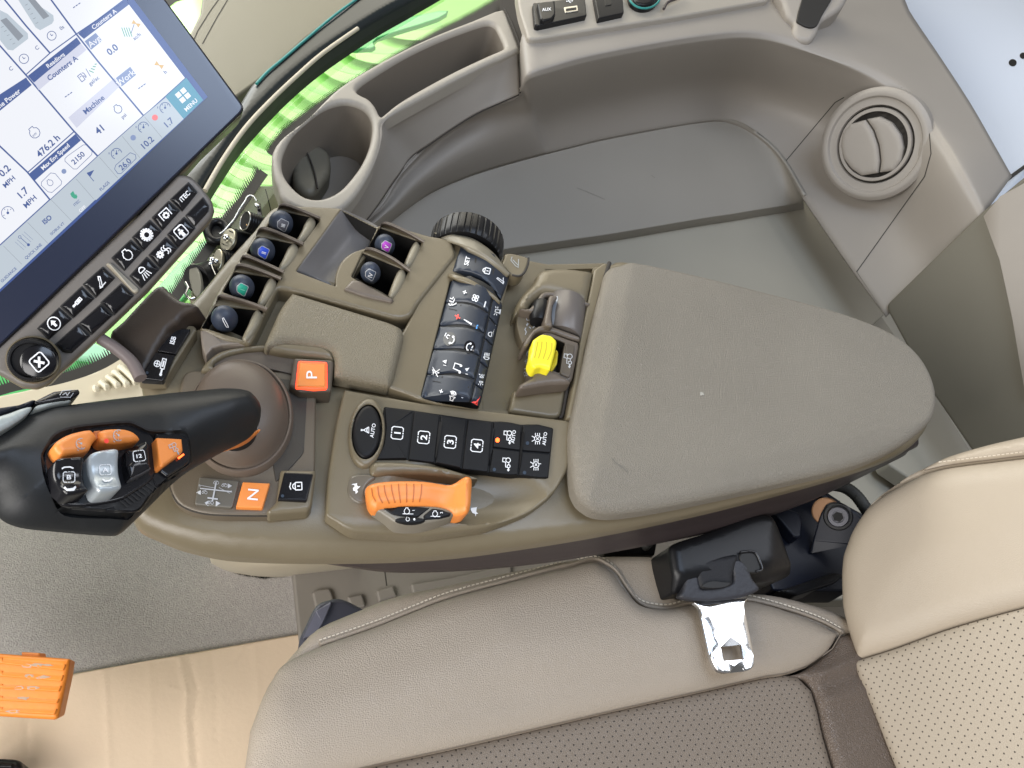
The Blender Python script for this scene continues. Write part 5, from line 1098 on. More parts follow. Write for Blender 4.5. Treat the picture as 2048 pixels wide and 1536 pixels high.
# ---- big padded armrest
pad=[(1220,530),(1245,523),(1278,522),(1400,548),(1560,588),(1660,615),(1742,643),(1800,672),(1842,710),(1868,755),(1877,800),(1868,835),(1842,862),(1800,890),(1735,918),(1650,940),(1500,972),(1400,992),(1290,1010),(1220,1014),(1182,1002),(1160,975),(1152,940),(1148,880),(1150,830),(1168,740),(1190,640),(1208,570)]
def padz(px,py,d):
    lx=1262-(py-540)*.175                                     # fold along the front
    a=np.clip((lx-px)/42,0,1.2)*-.0045
    by=930-(px-1200)*.02-(np.clip(px-1450,0,1e9))*.19                  # fold along the seat side
    b_=np.clip((py-by)/70,0,1.6); b_=-.0055*b_**1.2
    return a+b_
armr=hf('armrest_pad',CR(pad,5),.016,M['pad'],con,r=.006,rise=.005,wall=.008,grid=.0035,zf=padz,seg=7,wn=False,step=.004)
tube('armrest_gap',[P(p,.003) for p in CR([(1219,526),(1206,566),(1188,640),(1166,740),(1148,830),(1146,885),(1149,940),(1158,978),(1182,1006),(1225,1018)],5,False)],.0018,M['seam'],con)
g=G()
for k in range(5):
    a=random.random()*6.28; g.poly([(1404+random.uniform(-3,3)+random.uniform(.5,2.5)*math.cos(q),788+random.uniform(-3,3)+random.uniform(1,3)*math.sin(q)) for q in (0,1.3,2.6,3.9,5.2)])
for c in ((1237,696),(1281,728)): g.line([(c[0],c[1]),(c[0]+1,c[1]+3)],1.)
g.put('lint_specks',armr,mat('pale_lint',(.42,.40,.35),.8),con,.0004)
g=G(); g.line(CR(z('L',(190,940),(205,960),(235,980),(262,1005)),4,False),1.6).put('dark_scuff',armr,mat('dark_scuff_mark',(.15,.135,.11),.6),con,.0003)
# ================================================================ touch screen display
mon=thing('touch_screen_display','tilted touch screen display with lit white page and a row of black keys below','display',(250,400),.08)
mnv=(-ray((250,350))*.8+Vector((0,0,.25))).normalized()
mpl=Pl(P((250,300),.085),mnv)
gl_o=RP([(330,0),(489,217),(0,690),(-160,840),(-420,480),(60,-360)],[4,14,20,20,20,20],5)
glass=hf('screen_glass',gl_o,mpl,M['bezel'],mon,r=.001,wall=.0035)
hf('screen_rim',RP([(331,-1),(492,218),(0,696),(-165,846),(-430,480),(60,-370)],[4,15,20,20,20,20],5),mpl.up(-.0008),M['blkg'],mon,r=.001,wall=.004)
hsg=hf('display_housing',RP([(332,0),(491,223),(405,305),(376,338),(280,425),(265,450),(60,650),(0,705),(-165,856),(-430,480),(60,-370)],[4,15,3,6,3,3,6,4,20,20,20],4),mpl.up(-.004),M['con'],mon,r=.003,wall=.022)
A_=lambda *p: z('A',*p); B2=lambda *p: z('B',*p)
def sm(name,c,s=1.,base=(.01,.01,.01)): 
    m=mat(name,base,.12,emit=c,es=s); return m
SW=sm('screen_white',(.92,.94,1.0),.95); SG=sm('screen_grey',(.58,.66,.74),.9); SB=sm('screen_blue',(.075,.125,.33),1.); SL=sm('screen_lavender',(.70,.72,.86),.95)
ST=sm('screen_teal',(.10,.36,.50),.9); SBAR=sm('screen_bar_grey',(.62,.70,.78),.85); SX=sm('screen_box_blue',(.28,.36,.60),.9); SD=sm('screen_mid_grey',(.36,.40,.46),.8); SBR=sm('screen_border_glow',(.06,.10,.26),.8,(.02,.03,.08))
SR=sm('screen_red',(1,.20,.20),1.); SO=sm('screen_orange',(.85,.55,.20),.9); SGR=sm('screen_green',(.08,.45,.30),.9)
white=A_((985,30),(1420,600),(1100,890),(750,1195),(385,1536))+B2((345,165),(0,480),(-400,830))+[(-300,400),(80,-300)]
bar=A_((1270,745),(1560,770),(1410,915),(740,1536))+B2((650,170),(0,780),(-400,1130),(-400,830),(0,480),(345,165))+A_((750,1195),(1100,890))
LV=[.0002,.0004,.0006,.0008]
def put(g,nm,m,k): return g.put(nm,glass,m,glass,LV[k])
put(G().poly(A_((1030,0),(1595,745),(740,1560))+B2((0,800),(-400,1150))+[(-330,400),(80,-320)]),'lcd_border',SBR,0)  # unlit LCD border given a blue glow of its own
put(G().poly(white),'page_tile',SW,1)
put(G().poly(bar),'status_bar',SBAR,1)
g=G()
for q in (A_((600,262),(960,-10),(990,38),(645,302)),A_((215,585),(590,290),(622,335),(262,637)),A_((-20,745),(205,605),(245,655),(-20,870)),A_((220,1340),(580,1030),(622,1080),(262,1393))): g.poly(q)
g.line(A_((385,-10),(585,262),(750,470),(1100,888)),3.2).line(A_((20,-20),(200,200),(383,408)),3.2).line(A_((-20,330),(200,578),(560,1000),(750,1200)),3.2).line(A_((-20,1105),(210,1322),(385,1536)),3.2).line(A_((200,576),(385,410),(585,265),(980,0)),2.2).line(A_((-20,745),(205,600)),2.2).line(A_((215,1325),(572,1010)),2.2).line(A_((385,1536),(750,1200),(1100,890),(1270,748)),1.4).line(B2((345,165),(0,480)),2.2)
put(g,'page_divider',SB,2)
put(G().poly(A_((262,637),(622,335),(665,385),(300,695))).poly(A_((525,905),(880,600),(925,660),(590,985))),'caption_band',SL,2)
put(G().poly(A_((650,320),(735,255),(785,315),(700,385))).poly(A_((890,602),(1000,515),(1045,577),(935,667))),'caption_box',SX,2)
put(G().poly(A_((1270,745),(1430,600),(1560,770),(1410,915))),'menu_tile',ST,2)
put(G().poly(A_((140,0),(235,0),(410,120),(415,160),(400,185),(310,235),(275,215))).poly(A_((0,80),(60,110),(215,260),(218,300),(100,390),(60,385),(0,310))),'gauge_well',SG,2)
put(G().poly(A_((215,0),(270,0),(380,128),(335,152))).poly(A_((5,160),(50,140),(182,280),(142,318))),'gauge_bar',SD,3)
g=G()
for i in range(5): g.line(A_((195+i*20,45+i*35),(215+i*20,35+i*35)),1).line(A_((10+i*22,215+i*32),(30+i*22,205+i*32)),1)
for l in (((1110,900),(1245,1060)),((940,1050),(1075,1215)),((765,1210),(905,1370)),((585,1375),(720,1530))): g.line(A_(*l),.7)
for l in (((345,165),(490,315)),((190,325),(330,470)),((25,485),(150,610))): g.line(B2(*l),.7)
put(g,'thin_rule',SD,3)
def tx(g,items,K='A'):
    for it in items:
        b,c,h,rot=it[:4]; g.text(b,z1(K,*c),h/ZO[K][2]*1.12,rot,(it[4] if len(it)>4 else .0)+.010,.98)
for K_,it in [('A',q) for q in (('Counters A',(800,150),31,37,.01),('Readings',(427,465),31,37,.01),('ne Power',(72,757),34,38,.01),('Max Eng Speed',(425,1205),30,42,.01),('Avg',(722,322),44,38,.0),('Work',(965,600),42,40,.0),('MENU',(1465,808),29,43,.01))]+[('B',('OFF',(563,232),20,40,.01))]:
    g=G(); tx(g,[it],K_); put(g,'page_caption',SW,3)
put(G().icon('menu',z1('A',1405,735),26,40),'menu_symbol',SW,3)
g=G()
tx(g,[('Counters A',(480,525),38,37,.012),('Machine',(720,805),38,40,.012),('0.0',(862,383),48,38,.012),('ac/h',(1050,282),27,38),('gal/ac',(720,622),27,38),('psi',(950,892),26,41),('41',(762,998),50,40,.012),('0s',(475,215),26,38),('C',(285,370),28,38),('C',(85,530),28,38),
 ('476.2 h',(368,1122),48,43,.012),('2150',(600,1215),38,42,.01),('26.0',(960,1262),40,42,.008),('10.2',(1132,1095),44,42,.006),('1.7',(1297,940),44,42,.006),('FLAGS',(803,1430),22,44),('0.2',(35,1312),50,43,.012),('MPH',(70,1397),36,43,.008),('1.7',(178,1478),50,43,.012),('h',(1268,555),28,40)])
tx(g,[('MPH',(205,182),34,43,.008),('ISOBUS VT',(392,367),17,41),('QUICK LINE',(228,522),18,42),('GUIDANCE',(60,682),18,43),('ITEC',(525,192),17,41),('ISO',(322,305),30,40,.02)],'B')
for c in ((590,45),(527,730),(1090,665)): 
    for k in (-1,0,1): x,y=z1('A',c[0]+k*20,c[1]-k*14); g.line([(x-2,y+1.4),(x+2,y-1.4)],1.8)
for it in (('clock',(185,455),21,38),('clock',(398,278),20,38),('engine',(265,1020),27,40),('engine',(905,840),20,40),('gauge',(1268,830),25,42),('gauge',(1102,980),25,42),('gauge',(895,1182),25,42),('flag',(712,1345),25,40),('pump',(632,595),18,38)): g.icon(it[0],z1('A',*it[1]),it[2],it[3],1.35)
tx(g,[('kW',(268,1035),16,40)])
g.icon('lines',z1('B',165,450),30,48,1.).icon('gauge',z1('B',55,260),30,42,1.2)
g.line([z1('A',a,b) for a,b in ((520,1200),(640,1115),(662,1115),(708,1165),(705,1190),(590,1300),(565,1300),(500,1240),(500,1220))],1.,True).line([z1('A',a,b) for a,b in ((890,1270),(1000,1175),(1040,1190),(1045,1220),(930,1335),(905,1335),(880,1300))],1.,True).line([z1('A',a,b) for a,b in ((320,1400),(390,1330),(425,1335),(475,1395),(470,1420),(400,1480),(370,1475),(318,1425))],1.,True).icon('engine',z1('A',385,1405),15,42,1.)
g.line(A_((660,530),(695,590)),1.2).line(A_((1030,190),(1005,265)),1.2)
put(g,'page_figures',SB,3)
g=G(); 
for k in range(4): g.line(A_((685+k*14,545-k*16),(720+k*8,560-k*22)),1.6)
for k in range(4): g.line(A_((935+k*18,215),(960+k*18,285)),1.5)
g.icon('arrowc',z1('B',505,140),9,40) if 0 else g.poly(B2((480,130),(500,110),(515,140),(510,165),(490,150))).poly(B2((500,155),(520,130),(530,150),(522,165)))
put(g,'field_symbol',SGR,3)
put(G().icon('hour',z1('A',1045,185),18,60,1.3).icon('hour',z1('A',1222,503),19,60,1.3),'hourglass_symbol',SO,3)
put(G().poly(ELL(z1('A',1190,905),6,6,n=16)),'red_status_lamp',SR,3)
put(G().poly(ELL(z1('A',1023,1060),5.6,5.6,n=16)).poly(ELL(z1('A',492,1318),5,5,n=16)),'status_lamp',SX,3)

# key bar
bpl=mpl.up(-.002)
bo_=B2((1205,5),(1225,-5),(1290,0),(1345,42),(1442,165),(1462,235),(1440,300),(1000,790),(960,828),(760,1020),(460,1300),(400,1350),(330,1425),(250,1458),(150,1450),(60,1400),(-60,1330),(-130,1250),(-60,1180),(60,1090),(170,1010),(540,650),(920,300))
bar_=hf('key_bar',RP(bo_,[3,3,6,6,6,6,6,3,6,3,6,4,8,8,8,8,8,8,4,4,4,4,4],3),bpl,mat('key_bar_plastic',(.145,.130,.115),.42,bump=FB),mon,r=.003,wall=.012,grid=.01)
hf('key_bar_edge',RP([(x+ (1.5),y+3) for x,y in bo_],5,3),bpl.up(-.003),M['con'],mon,r=.002,wall=.012)
KQ=[('ITEC',((1165,165),(1285,52),(1345,120),(1245,245))),('pto',((1040,290),(1150,180),(1225,245),(1110,375))),('gear',((905,425),(1020,310),(1100,385),(980,515))),('engine',((765,565),(890,445),(970,520),(850,650))),
 ('arm',((570,745),(700,630),(780,705),(655,835))),('cyl',((415,895),(555,765),(640,845),(500,975))),('arrowc',((258,1045),(400,910),(485,985),(335,1120))),
 ('',((1270,275),(1385,155),(1425,215),(1420,250),(1330,350))),('man',((1145,405),(1255,290),(1330,365),(1215,495))),('snow',((1018,545),(1130,428),(1210,500),(1095,635))),('lamp',((888,688),(1000,562),(1085,645),(965,770))),
 ('',((690,870),(825,745),(910,825),(780,955))),('',((540,1015),(685,885),(765,960),(625,1090))),('',((380,1155),(530,1020),(610,1100),(490,1212),(430,1205)))]
for ic,q in KQ:
    cx=sum(a for a,b in q)/len(q); cy=sum(b for a,b in q)/len(q)
    hf('key_well',RP(B2(*[(cx+(a-cx)*1.07,cy+(b-cy)*1.07) for a,b in q]),2,3),bpl.up(.0004),M['void'],mon,r=.0002,wall=.001)
    ax_=Vector((1,1)).normalized()
    def kzf(px,py,d,c=z1('B',cx,cy)): 
        u=((px-c[0])*.70-(py-c[1])*-.70)/19; return -.0012*u*u
    k=hf('screen_key',RP(B2(*[(cx+(a-cx)*.965,cy+(b-cy)*.965) for a,b in q]),2,3),bpl.up(.0026),M['blkg'],mon,r=.0008,wall=.003,grid=.0022,zf=kzf,wn=False)
    c=z1('B',cx,cy)
    if ic=='ITEC': G().text('iTEC',c,9.5,45,.02,.92).put('lettering',k,M['white'],k,.0005)
    elif ic: G().icon(ic,c,{'cyl':24,'arrowc':27,'man':26,'gear':25,'engine':24,'arm':26,'snow':28,'lamp':28,'pto':23}[ic],{'cyl':-42,'arm':28,'arrowc':45,'lamp':45}.get(ic,42),2.).put('key_symbol',k,M['white'],k,.0005)
hf('bar_ridge',RP(B2((722,612),(735,598),(755,600),(948,780),(945,800),(925,812),(905,800)),3),bpl.up(.0022),mat('ridge_plastic',(.30,.27,.21),.35),mon,r=.0014,wall=.003)
# rotary dial
dc=z1('B',228,1262); dpl=bpl.up(.002); dr=(P((dc[0]+51,dc[1]),dpl)-P((dc[0]-51,dc[1]),dpl)).length/2
DO=P(dc,dpl)
lathe('dial_bezel',DO,mnv,[(dr*1.12,-.006),(dr*1.09,0),(dr*1.03,.0015),(dr*.98,0)],M['con'],mon,seg=64)
rd=lathe('rotary_dial',DO,mnv,[(dr*.99,-.001),(dr*.97,.007),(dr*.93,.0105),(dr*.86,.0115),(dr*.78,.0115),(dr*.76,.0095)],M['blk'],mon,seg=240,ribs=lambda a,r_,h:(1.0 if (math.degrees(a)%6)<3.4 else .975) if h<.011 else 1.,sharp=30)
dcap=lathe('dial_cap',P(z1('B',266,1275),dpl.up(.012))-mnv*.012,mnv,[(dr*.74,.008),(dr*.74,.0125),(dr*.70,.0145),(dr*.6,.0152),(.0001,.0156)],M['blkg'],mon,seg=64)
G().icon('X',z1('B',268,1277),34,40,2.6).put('cross_symbol',dcap,M['white'],dcap,.0005)
# support arm
av=CR(B2((735,1080),(830,990),(960,850),(1080,742),(1150,790),(1230,850),(1300,862),(1345,900),(1245,950),(1210,1000),(1150,1040),(1050,1200),(955,1380),(900,1270),(800,1150)),3)
arm=hf('support_arm',av,pln((310,660),.012,(-.25,-.2,1)),M['arm'],mon,r=.004,wall=.02,grid=.01)
tube('arm_edge',[P(p,.010) for p in CR(B2((690,1120),(800,1190),(900,1280),(960,1390)),5,False)],.0038,mat('arm_edge_plastic',(.16,.13,.125),.45),mon)

# ================================================================ control handle
hd=thing('control_handle','black multifunction control handle with orange, silver and black thumb buttons','control handle',(480,850),.02)
C=lambda *p: z('C',*p)
hpl=pl3((520,850,.050),(60,800,.105),(120,1000,.098))
ho=C((1600,330),(1590,260),(1530,165),(1440,122),(1340,112),(1150,117),(1000,122),(760,142),(560,165),(430,180),(330,195),(200,245),(80,330),(-60,420),(-260,520),(-260,640),(-60,650),(20,670),(55,760),(95,830),(160,872),(260,900),(430,920),(620,940),(780,952),(830,940),(880,900),(1000,785),(1130,655),(1250,560),(1400,480),(1500,440),(1580,395))
hoc=CR(ho,3)
face=C((250,600),(262,545),(330,445),(440,405),(560,388),(760,372),(830,390),(900,422),(1000,428),(1110,432),(1140,470),(1150,600),(1120,640),(1010,712),(900,820),(830,905),(700,905),(480,890),(390,860),(330,800),(275,720))
faceS=CR(face,3)
fa=np.array(faceS)
def hz(px,py,d):
    pts=np.stack([px,py],1); ins=inpoly(pts,faceS); dd=segdist(pts,faceS,True)
    h=np.where(ins,-.0035*np.clip(dd/5,0,1),0)
    c=(px-0)*3.0118; cy_=(py-720)*3.0118
    # cylinder-like grip towards the right
    g_=np.clip((px-330)/120,0,1)
    h=h+.010*g_*(1-np.clip(np.abs((cy_-300)/200),0,1)**2)
    # ridge along the upper flank of the head
    return h
hb=hf('grip_shell',hoc,hpl,M['blks'],hd,r=.021,rise=.020,wall=.012,grid=.0025,zf=hz,taper=.16,seg=9,extra=[dens(faceS,2.5)],wn=False)
tube('grip_stem',[P((470,845),.03),P((472,862),.02),P((474,875),.0)],[.011,.012,.013],M['blks'],hd,seg=32)
# upper flank bevel: lighter ridge line
oc=hf('orange_sleeve',CR(C((1250,560),(1390,492),(1490,448),(1575,402),(1570,425),(1500,462),(1400,490),(1300,540)),3),P and pl3((520,850,.036),(60,800,.09),(120,1000,.083)),M['org'],hd,r=.003,wall=.01)
fp_=hf('face_plate',faceS,hpl.up(-.0032),M['blk'],hd,r=.0008,wall=.001,grid=.004)
G().line(dens(faceS,3),1.6,True).put('face_gap',[hb,fp_],M['void'],hd,.0005)
well_=CR(C((262,560),(340,480),(560,400),(760,385),(850,410),(930,470),(940,640),(915,720),(800,800),(700,850),(420,880),(340,820),(285,740)),3)
hf('button_well',well_,hpl.up(-.0018),M['blkg'],hd,r=.0012,wall=.001,grid=.005)
o1=hf('thumb_button',CR(C((333,510),(345,485),(385,455),(450,428),(540,410),(570,425),(592,460),(575,478),(560,505),(545,532),(480,552),(400,565),(368,560),(345,535)),3),hpl.up(.0075),M['org'],hd,r=.003,wall=.009,grid=.0025,seg=5); o1['label']='orange speed set button nearer the left edge'
o2=hf('thumb_button',CR(C((600,440),(608,420),(640,408),(700,403),(760,408),(810,425),(850,462),(840,472),(760,488),(700,492),(640,486),(612,470)),3),hpl.up(.0078),M['org'],hd,r=.003,wall=.009,grid=.0025,seg=5); o2['label']='orange speed set button beside the first'
hf('button_bridge',RP(C((565,425),(610,420),(615,470),(570,478)),3),hpl.up(.005),M['orgd'],hd,r=.001,wall=.006)
G().poly(CR(C((626,478),(640,474),(652,484),(645,492),(632,490)),3)).put('red_lamp',[o2,hb,fp_],M['red'],hd,.0012)
G().icon('gauge',z1('C',487,505),24,105,1.4).put('speed_symbol',o1,M['dimw'],o1,.0004)
G().icon('gauge',z1('C',712,455),24,95,1.4).put('speed_symbol',o2,M['dimw'],o2,.0004)
def saddle(px,py,d,c,ux,uy,k): 
    u=((px-c[0])*ux+(py-c[1])*uy); return k*(u/25)**2
bB=hf('rocker_button',CR(C((318,625),(360,605),(420,600),(480,598),(495,640),(515,740),(522,795),(500,812),(440,825),(395,830),(370,810),(345,750),(322,680)),3),hpl.up(.005),M['blkg'],hd,r=.0022,wall=.008,grid=.0025,zf=lambda px,py,d:.004*np.clip(np.abs(py-(720+712/3.01))/30,0,1)**2,wn=False)
bA=hf('rocker_button',CR(C((530,590),(560,562),(640,545),(700,543),(712,580),(728,650),(737,730),(725,775),(690,795),(620,805),(585,800),(565,760),(550,690),(538,630)),3),hpl.up(.0072),M['silver'],hd,r=.0025,wall=.01,grid=.0025,zf=lambda px,py,d:-.0015+.004*np.clip(np.abs(py-(720+672/3.01))/34,0,1)**2,wn=False); bA['label']='silver grey rocker button'
b12=hf('rocker_button',RP(C((766,538),(885,482),(900,510),(912,640),(790,702),(772,640)),3),hpl.up(.005),M['blkg'],hd,r=.0018,wall=.008,grid=.003)
hf('rocker_edge',RP(C((780,700),(908,640),(912,655),(850,690),(790,718)),2),hpl.up(.0028),mat('worn_edge',(.06,.06,.065),.4),hd,r=.001,wall=.004)
G().icon('numbox',z1('C',413,708),26,0,1.7).text('B',z1('C',413,708),9.5,3,.03,1.3).line(C((370,655),(385,645),(420,643),(440,652)),3).line(C((388,772),(405,785),(440,782),(455,768)),3.5).put('lettering',bB,M['white'],bB,.0005)
G().icon('numbox',z1('C',632,663),25,3,1.4).text('A',z1('C',632,663),9.5,3,.03,1.2).line(C((615,722),(630,735),(660,732),(675,715)),3.5).put('lettering',bA,M['white'],bA,.0005)
G().icon('numbox',z1('C',836,580),25,8,1.4).text('12',z1('C',836,580),7.5,8,.03,1.3).put('lettering',b12,M['white'],b12,.0004)
b4=hf('trapezoid_button',RP(C((946,462),(1100,470),(1108,545),(1095,560),(985,640),(965,630)),[3,3,4,3,6,4]),hpl.up(.0045),M['org'],hd,r=.0018,wall=.007,seg=4); b4['label']='orange trapezoid autoshift button'
G().icon('tractor',z1('C',1045,530),22,112,1.3).put('tractor_symbol',b4,M['dimw'],b4,.0004)
hf('button_collar',RP(C((935,440),(1112,440),(1135,465),(1145,600),(1120,630),(1010,702),(965,665),(940,560)),5),hpl.up(-.001),M['blkg'],hd,r=.001,wall=.002)
G().poly(C((1062,595),(1098,570),(1104,578),(1070,605))).put('red_lamp',[bpy.data.objects['button_collar'],hb],M['led'],hd,.0012)
g=G()
for k in range(9): a=k/8; g.line(C((720+a*165,850-a*115),(765+a*175,890-a*115)),1.5)
g.put('speaker_slot',[fp_,hb],M['void'],hd,.0006)
G().line(dens(C((395,885),(480,895),(700,912),(835,908),(945,770),(915,705)),3,False),1.3).put('trim_line',[hb,fp_],M['blkg'],hd,.0006)
# switches on the far flank
f1=hf('top_switch',CR(C((-40,350),(60,310),(150,278),(195,272),(200,285),(170,320),(100,370),(20,415),(-60,440)),3),hpl.up(-.004),mat('pale_switch',(.42,.46,.44),.3),hd,r=.0025,wall=.01); f1['label']='pale translucent switch on the far flank'
f2=hf('top_switch',CR(C((212,290),(230,265),(300,250),(380,238),(430,232),(425,245),(330,262),(260,285)),3),hpl.up(-.0055),bpy.data.materials['pale_switch'],hd,r=.002,wall=.01)
f3=hf('top_switch',RP(C((205,245),(330,182),(480,168),(490,195),(430,232),(280,262),(225,265)),4),hpl.up(-.006),M['blkg'],hd,r=.002,wall=.012)
hf('top_switch',RP(C((-60,300),(0,280),(120,262),(200,232),(225,235),(190,270),(60,305),(-60,345)),3),hpl.up(-.0065),M['navy'],hd,r=.002,wall=.012)
G().line(C((358,215),(375,190),(430,185)),1.4).line(C((360,225),(420,225),(440,200)),1.4).line(C((375,212),(395,200),(402,215),(420,195)),1.6).put('switch_symbol',f3,M['dimw'],f3,.0004)

# ================================================================ connectors under the window
def barrel(nm,c0,c1,z0,z1_,r,m,par,seg=36,thread=False,cap=None):
    a=P(z1('R',*c0),z0); b=P(z1('R',*c1),z1_); ax=(b-a); L=ax.length; ax.normalize(); pr=[]
    n=14
    for i in range(n+1): pr.append((r*(1+(.04 if thread and i%2 else 0)),L*i/n))
    o=lathe(nm,a,ax,[(r*.82,0)]+pr+[(r*.6,L)],m,par,seg=seg,sharp=30); return a,ax
t=thing('round_connector','open black threaded round connector with brass pins below the window','connector',z1('R',780,420),-.07,'round connectors below the side window')
a,ax=barrel('connector_barrel',(705,395),(930,470),-.052,-.060,.0082,M['blk'],t,thread=True)
tube('connector_rim',[a+Vector(v) for v in []] or [a+ax*.0+(ax.orthogonal().normalized()*math.cos(q*.2094)+ax.cross(ax.orthogonal().normalized())*math.sin(q*.2094))*.0080 for q in range(30)],.0006,M['steel'],t,closed=True)
for c in ((735,350),(735,450)): ball('brass_pin',P(z1('R',*c),-.0515),.0011,mat('brass',(.8,.5,.2),.3,metal=.6),t)
lathe('connector_bore',a-ax*.0002,ax,[(.0066,0),(.0001,.0001)],M['void'],t,seg=32)
hf('mount_plate',RP(z('R',(860,155),(905,160),(940,400),(900,480),(870,430)),3),-.055,M['blkg'],t,r=.001,wall=.02)
for c in ((850,195),(870,205)): ball('screw_head',P(z1('R',*c),-.053),.0018,M['chrome'],t)
t=thing('capped_connector','black connector with a shiny metal cap hanging on a bead chain','connector',z1('R',500,650),-.08,'round connectors below the side window')
def capd(c,rx,ry,rot,zz,par,m=M['steel'],th=.002):
    return hf('dust_cap',ELL(z1('R',*c),rx/6.4,ry/6.4,rot,n=40),pln(z1('R',*c),zz,(-.45,-.15,.6)),m,par,r=.0008,wall=th)
barrel('connector_barrel',(500,640),(800,700),-.068,-.078,.0100,M['blk'],t,thread=True)
c_=capd((478,630),88,150,22,-.062,t,mat('zinc_cap',(.48,.45,.34),.3,metal=.85))
ball('cap_rivet',P(z1('R',465,610),-.0600),.0030,M['chrome'],t)
for k in range(3): G().line([z1('R',500+k*3-120*(k==1),520+k*5+150*(k==1)),z1('R',555-115*(k==1),545+155*(k==1))],1.6).put('cap_slot',c_,M['void'],t,.0004)
t=thing('capped_connector','smaller metal capped black connector with a bent wire latch','connector',z1('R',350,920),-.08,'round connectors below the side window')
barrel('connector_barrel',(370,900),(620,960),-.070,-.080,.0095,M['blk'],t,thread=True)
c_=capd((345,895),62,148,10,-.064,t,bpy.data.materials['zinc_cap'])
for c,r_ in (((285,900),.0028),((340,915),.0022),((265,950),.002)): ball('cap_rivet',P(z1('R',*c),-.0610),r_,M['chrome'],t)
tube('wire_latch',[P(z1('R',*c),-.060) for c in ((270,950),(290,1010),(325,1085))],.0006,M['chrome'],t)
t=thing('capped_connector','largest connector with a dull grey end cap at the left beside the display arm','connector',z1('R',100,1150),-.08,'round connectors below the side window')
barrel('connector_barrel',(80,1140),(360,1060),-.066,-.080,.0115,M['blk'],t)
capd((62,1150),72,218,-8,-.060,t,mat('dull_cap',(.20,.19,.15),.5,metal=.2))
tube('clip_spring',[P(z1('R',*c),-.062) for c in ((-60,1180),(-20,1250),(-60,1330),(0,1400),(60,1380))],.0010,M['chrome'],t)
t=thing('rubber_grommet','black rubber cap ring lying behind the metal capped connectors','grommet',z1('R',340,520),-.08)
q=[P(p,-.070) for p in ELL(z1('R',350,530),20,20,n=30)]
tube('grommet_ring',q,.0035,M['blk'],t,closed=True,seg=14); hf('grommet_disc',ELL(z1('R',350,530),19,19),-.072,M['void'],t,r=.0005,wall=.003)
ch=thing('bead_chain','silver bead chain looping from the capped connector to the mounting screw','chain',z1('R',600,300),-.05)
cl=dens(CR(z('R',(385,560),(440,520),(500,450),(560,380),(640,240),(700,150),(735,90),(780,72),(820,90),(850,140)),6,False),2.2,False)
V=[];F=[]
for p in cl:
    w=P(p,-.046); b=len(V); rb=.00085
    V+= [w+Vector(v)*rb for v in ((1,0,0),(-1,0,0),(0,1,0),(0,-1,0),(0,0,1),(0,0,-1),(.6,.6,.6),(-.6,.6,.6),(-.6,-.6,.6),(.6,-.6,.6))]
    F+= [tuple(b+i for i in f) for f in ((0,6,9),(0,2,6),(2,7,6),(1,7,2),(1,8,7),(3,8,1),(3,9,8),(0,9,3),(6,7,4),(7,8,4),(8,9,4),(9,6,4),(0,5,2),(2,5,1),(1,5,3),(3,5,0))]
build('bead',V,F,M['chrome'],ch,wn=False,sharp=80)
tube('chain_cord',[P(p,-.0462) for p in cl[::2]],.0003,M['steel'],ch,seg=6)
# ================================================================ driver seat
st=thing('driver_seat','beige leather driver seat with perforated centre panels and stitched side bolsters','seat',(1300,1400),-.15)
N_=lambda *p: list(p)
pipe=[(524,1395),(545,1355),(571,1321),(640,1288),(747,1251),(835,1216),(900,1192),(1000,1165),(1100,1139),(1140,1130),(1187,1119),(1212,1127),(1234,1144),(1252,1172),(1274,1200),(1296,1212),(1334,1216),(1384,1206),(1440,1198),(1502,1200),(1577,1219),(1640,1241),(1684,1264)]
seam_=[(1684,1264),(1665,1297),(1620,1330),(1570,1347),(1532,1352),(1400,1382),(1250,1415),(1100,1450),(900,1497),(703,1540),(560,1590)]
bol=CR(pipe,3,False)+CR(seam_,3,False)[1:]+[(480,1600),(500,1460)]
spl=H(-.098)
def bz(px,py,d): 
    return .006*np.exp(-(ldist(px,py,[(600,1450),(1000,1300),(1500,1270)])/90)**2)
bols=hf('side_bolster',bol,spl,M['leather'],st,r=.016,rise=.008,wall=.012,grid=.006,seg=7,zf=bz,wn=False,step=.004,sharp=70)
side=[(524,1395),(540,1360),(567,1326),(593,1295),(637,1251),(721,1214),(791,1187),(900,1163),(1020,1138),(1140,1115),(1202,1107),(1265,1106),(1315,1108),(1340,1119),(1352,1150),(1360,1190),(1500,1180),(1600,1195),(1700,1230),(1720,1270)]
sidep=CR(side,3,False)+[(1684,1275),(1577,1235),(1440,1215),(1300,1230),(1250,1200),(1190,1140),(1000,1185),(835,1236),(640,1308),(560,1345),(530,1400)]
sd_=hf('side_trim',sidep,-.106,M['leather'],st,r=.010,rise=.010,wall=.06,grid=.008,seg=6,wn=False,step=.004,sharp=70)
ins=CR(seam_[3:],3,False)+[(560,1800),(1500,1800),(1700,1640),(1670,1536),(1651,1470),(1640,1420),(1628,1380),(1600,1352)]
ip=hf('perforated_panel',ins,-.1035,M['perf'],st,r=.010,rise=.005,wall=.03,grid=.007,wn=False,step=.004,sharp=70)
strip=[(1560,1349),(1600,1345),(1640,1322),(1672,1292),(1690,1268),(1750,1280),(1810,1420),(1870,1560),(1890,1640),(1700,1640),(1676,1536),(1656,1470),(1645,1420),(1633,1382),(1612,1356)]
def sz_(px,py,d):
    return .003*np.exp(-(ldist(px,py,[(1640,1350),(1720,1315)])/10)**2)+.002*np.exp(-(ldist(px,py,[(1650,1400),(1730,1380)])/9)**2)-.002*np.exp(-(ldist(px,py,[(1630,1370),(1730,1345)])/8)**2)
hf('rear_strip',CR(strip,3),-.102,M['leatherd'],st,r=.008,rise=.006,wall=.03,grid=.004,zf=sz_,wn=False,step=.004,sharp=70)
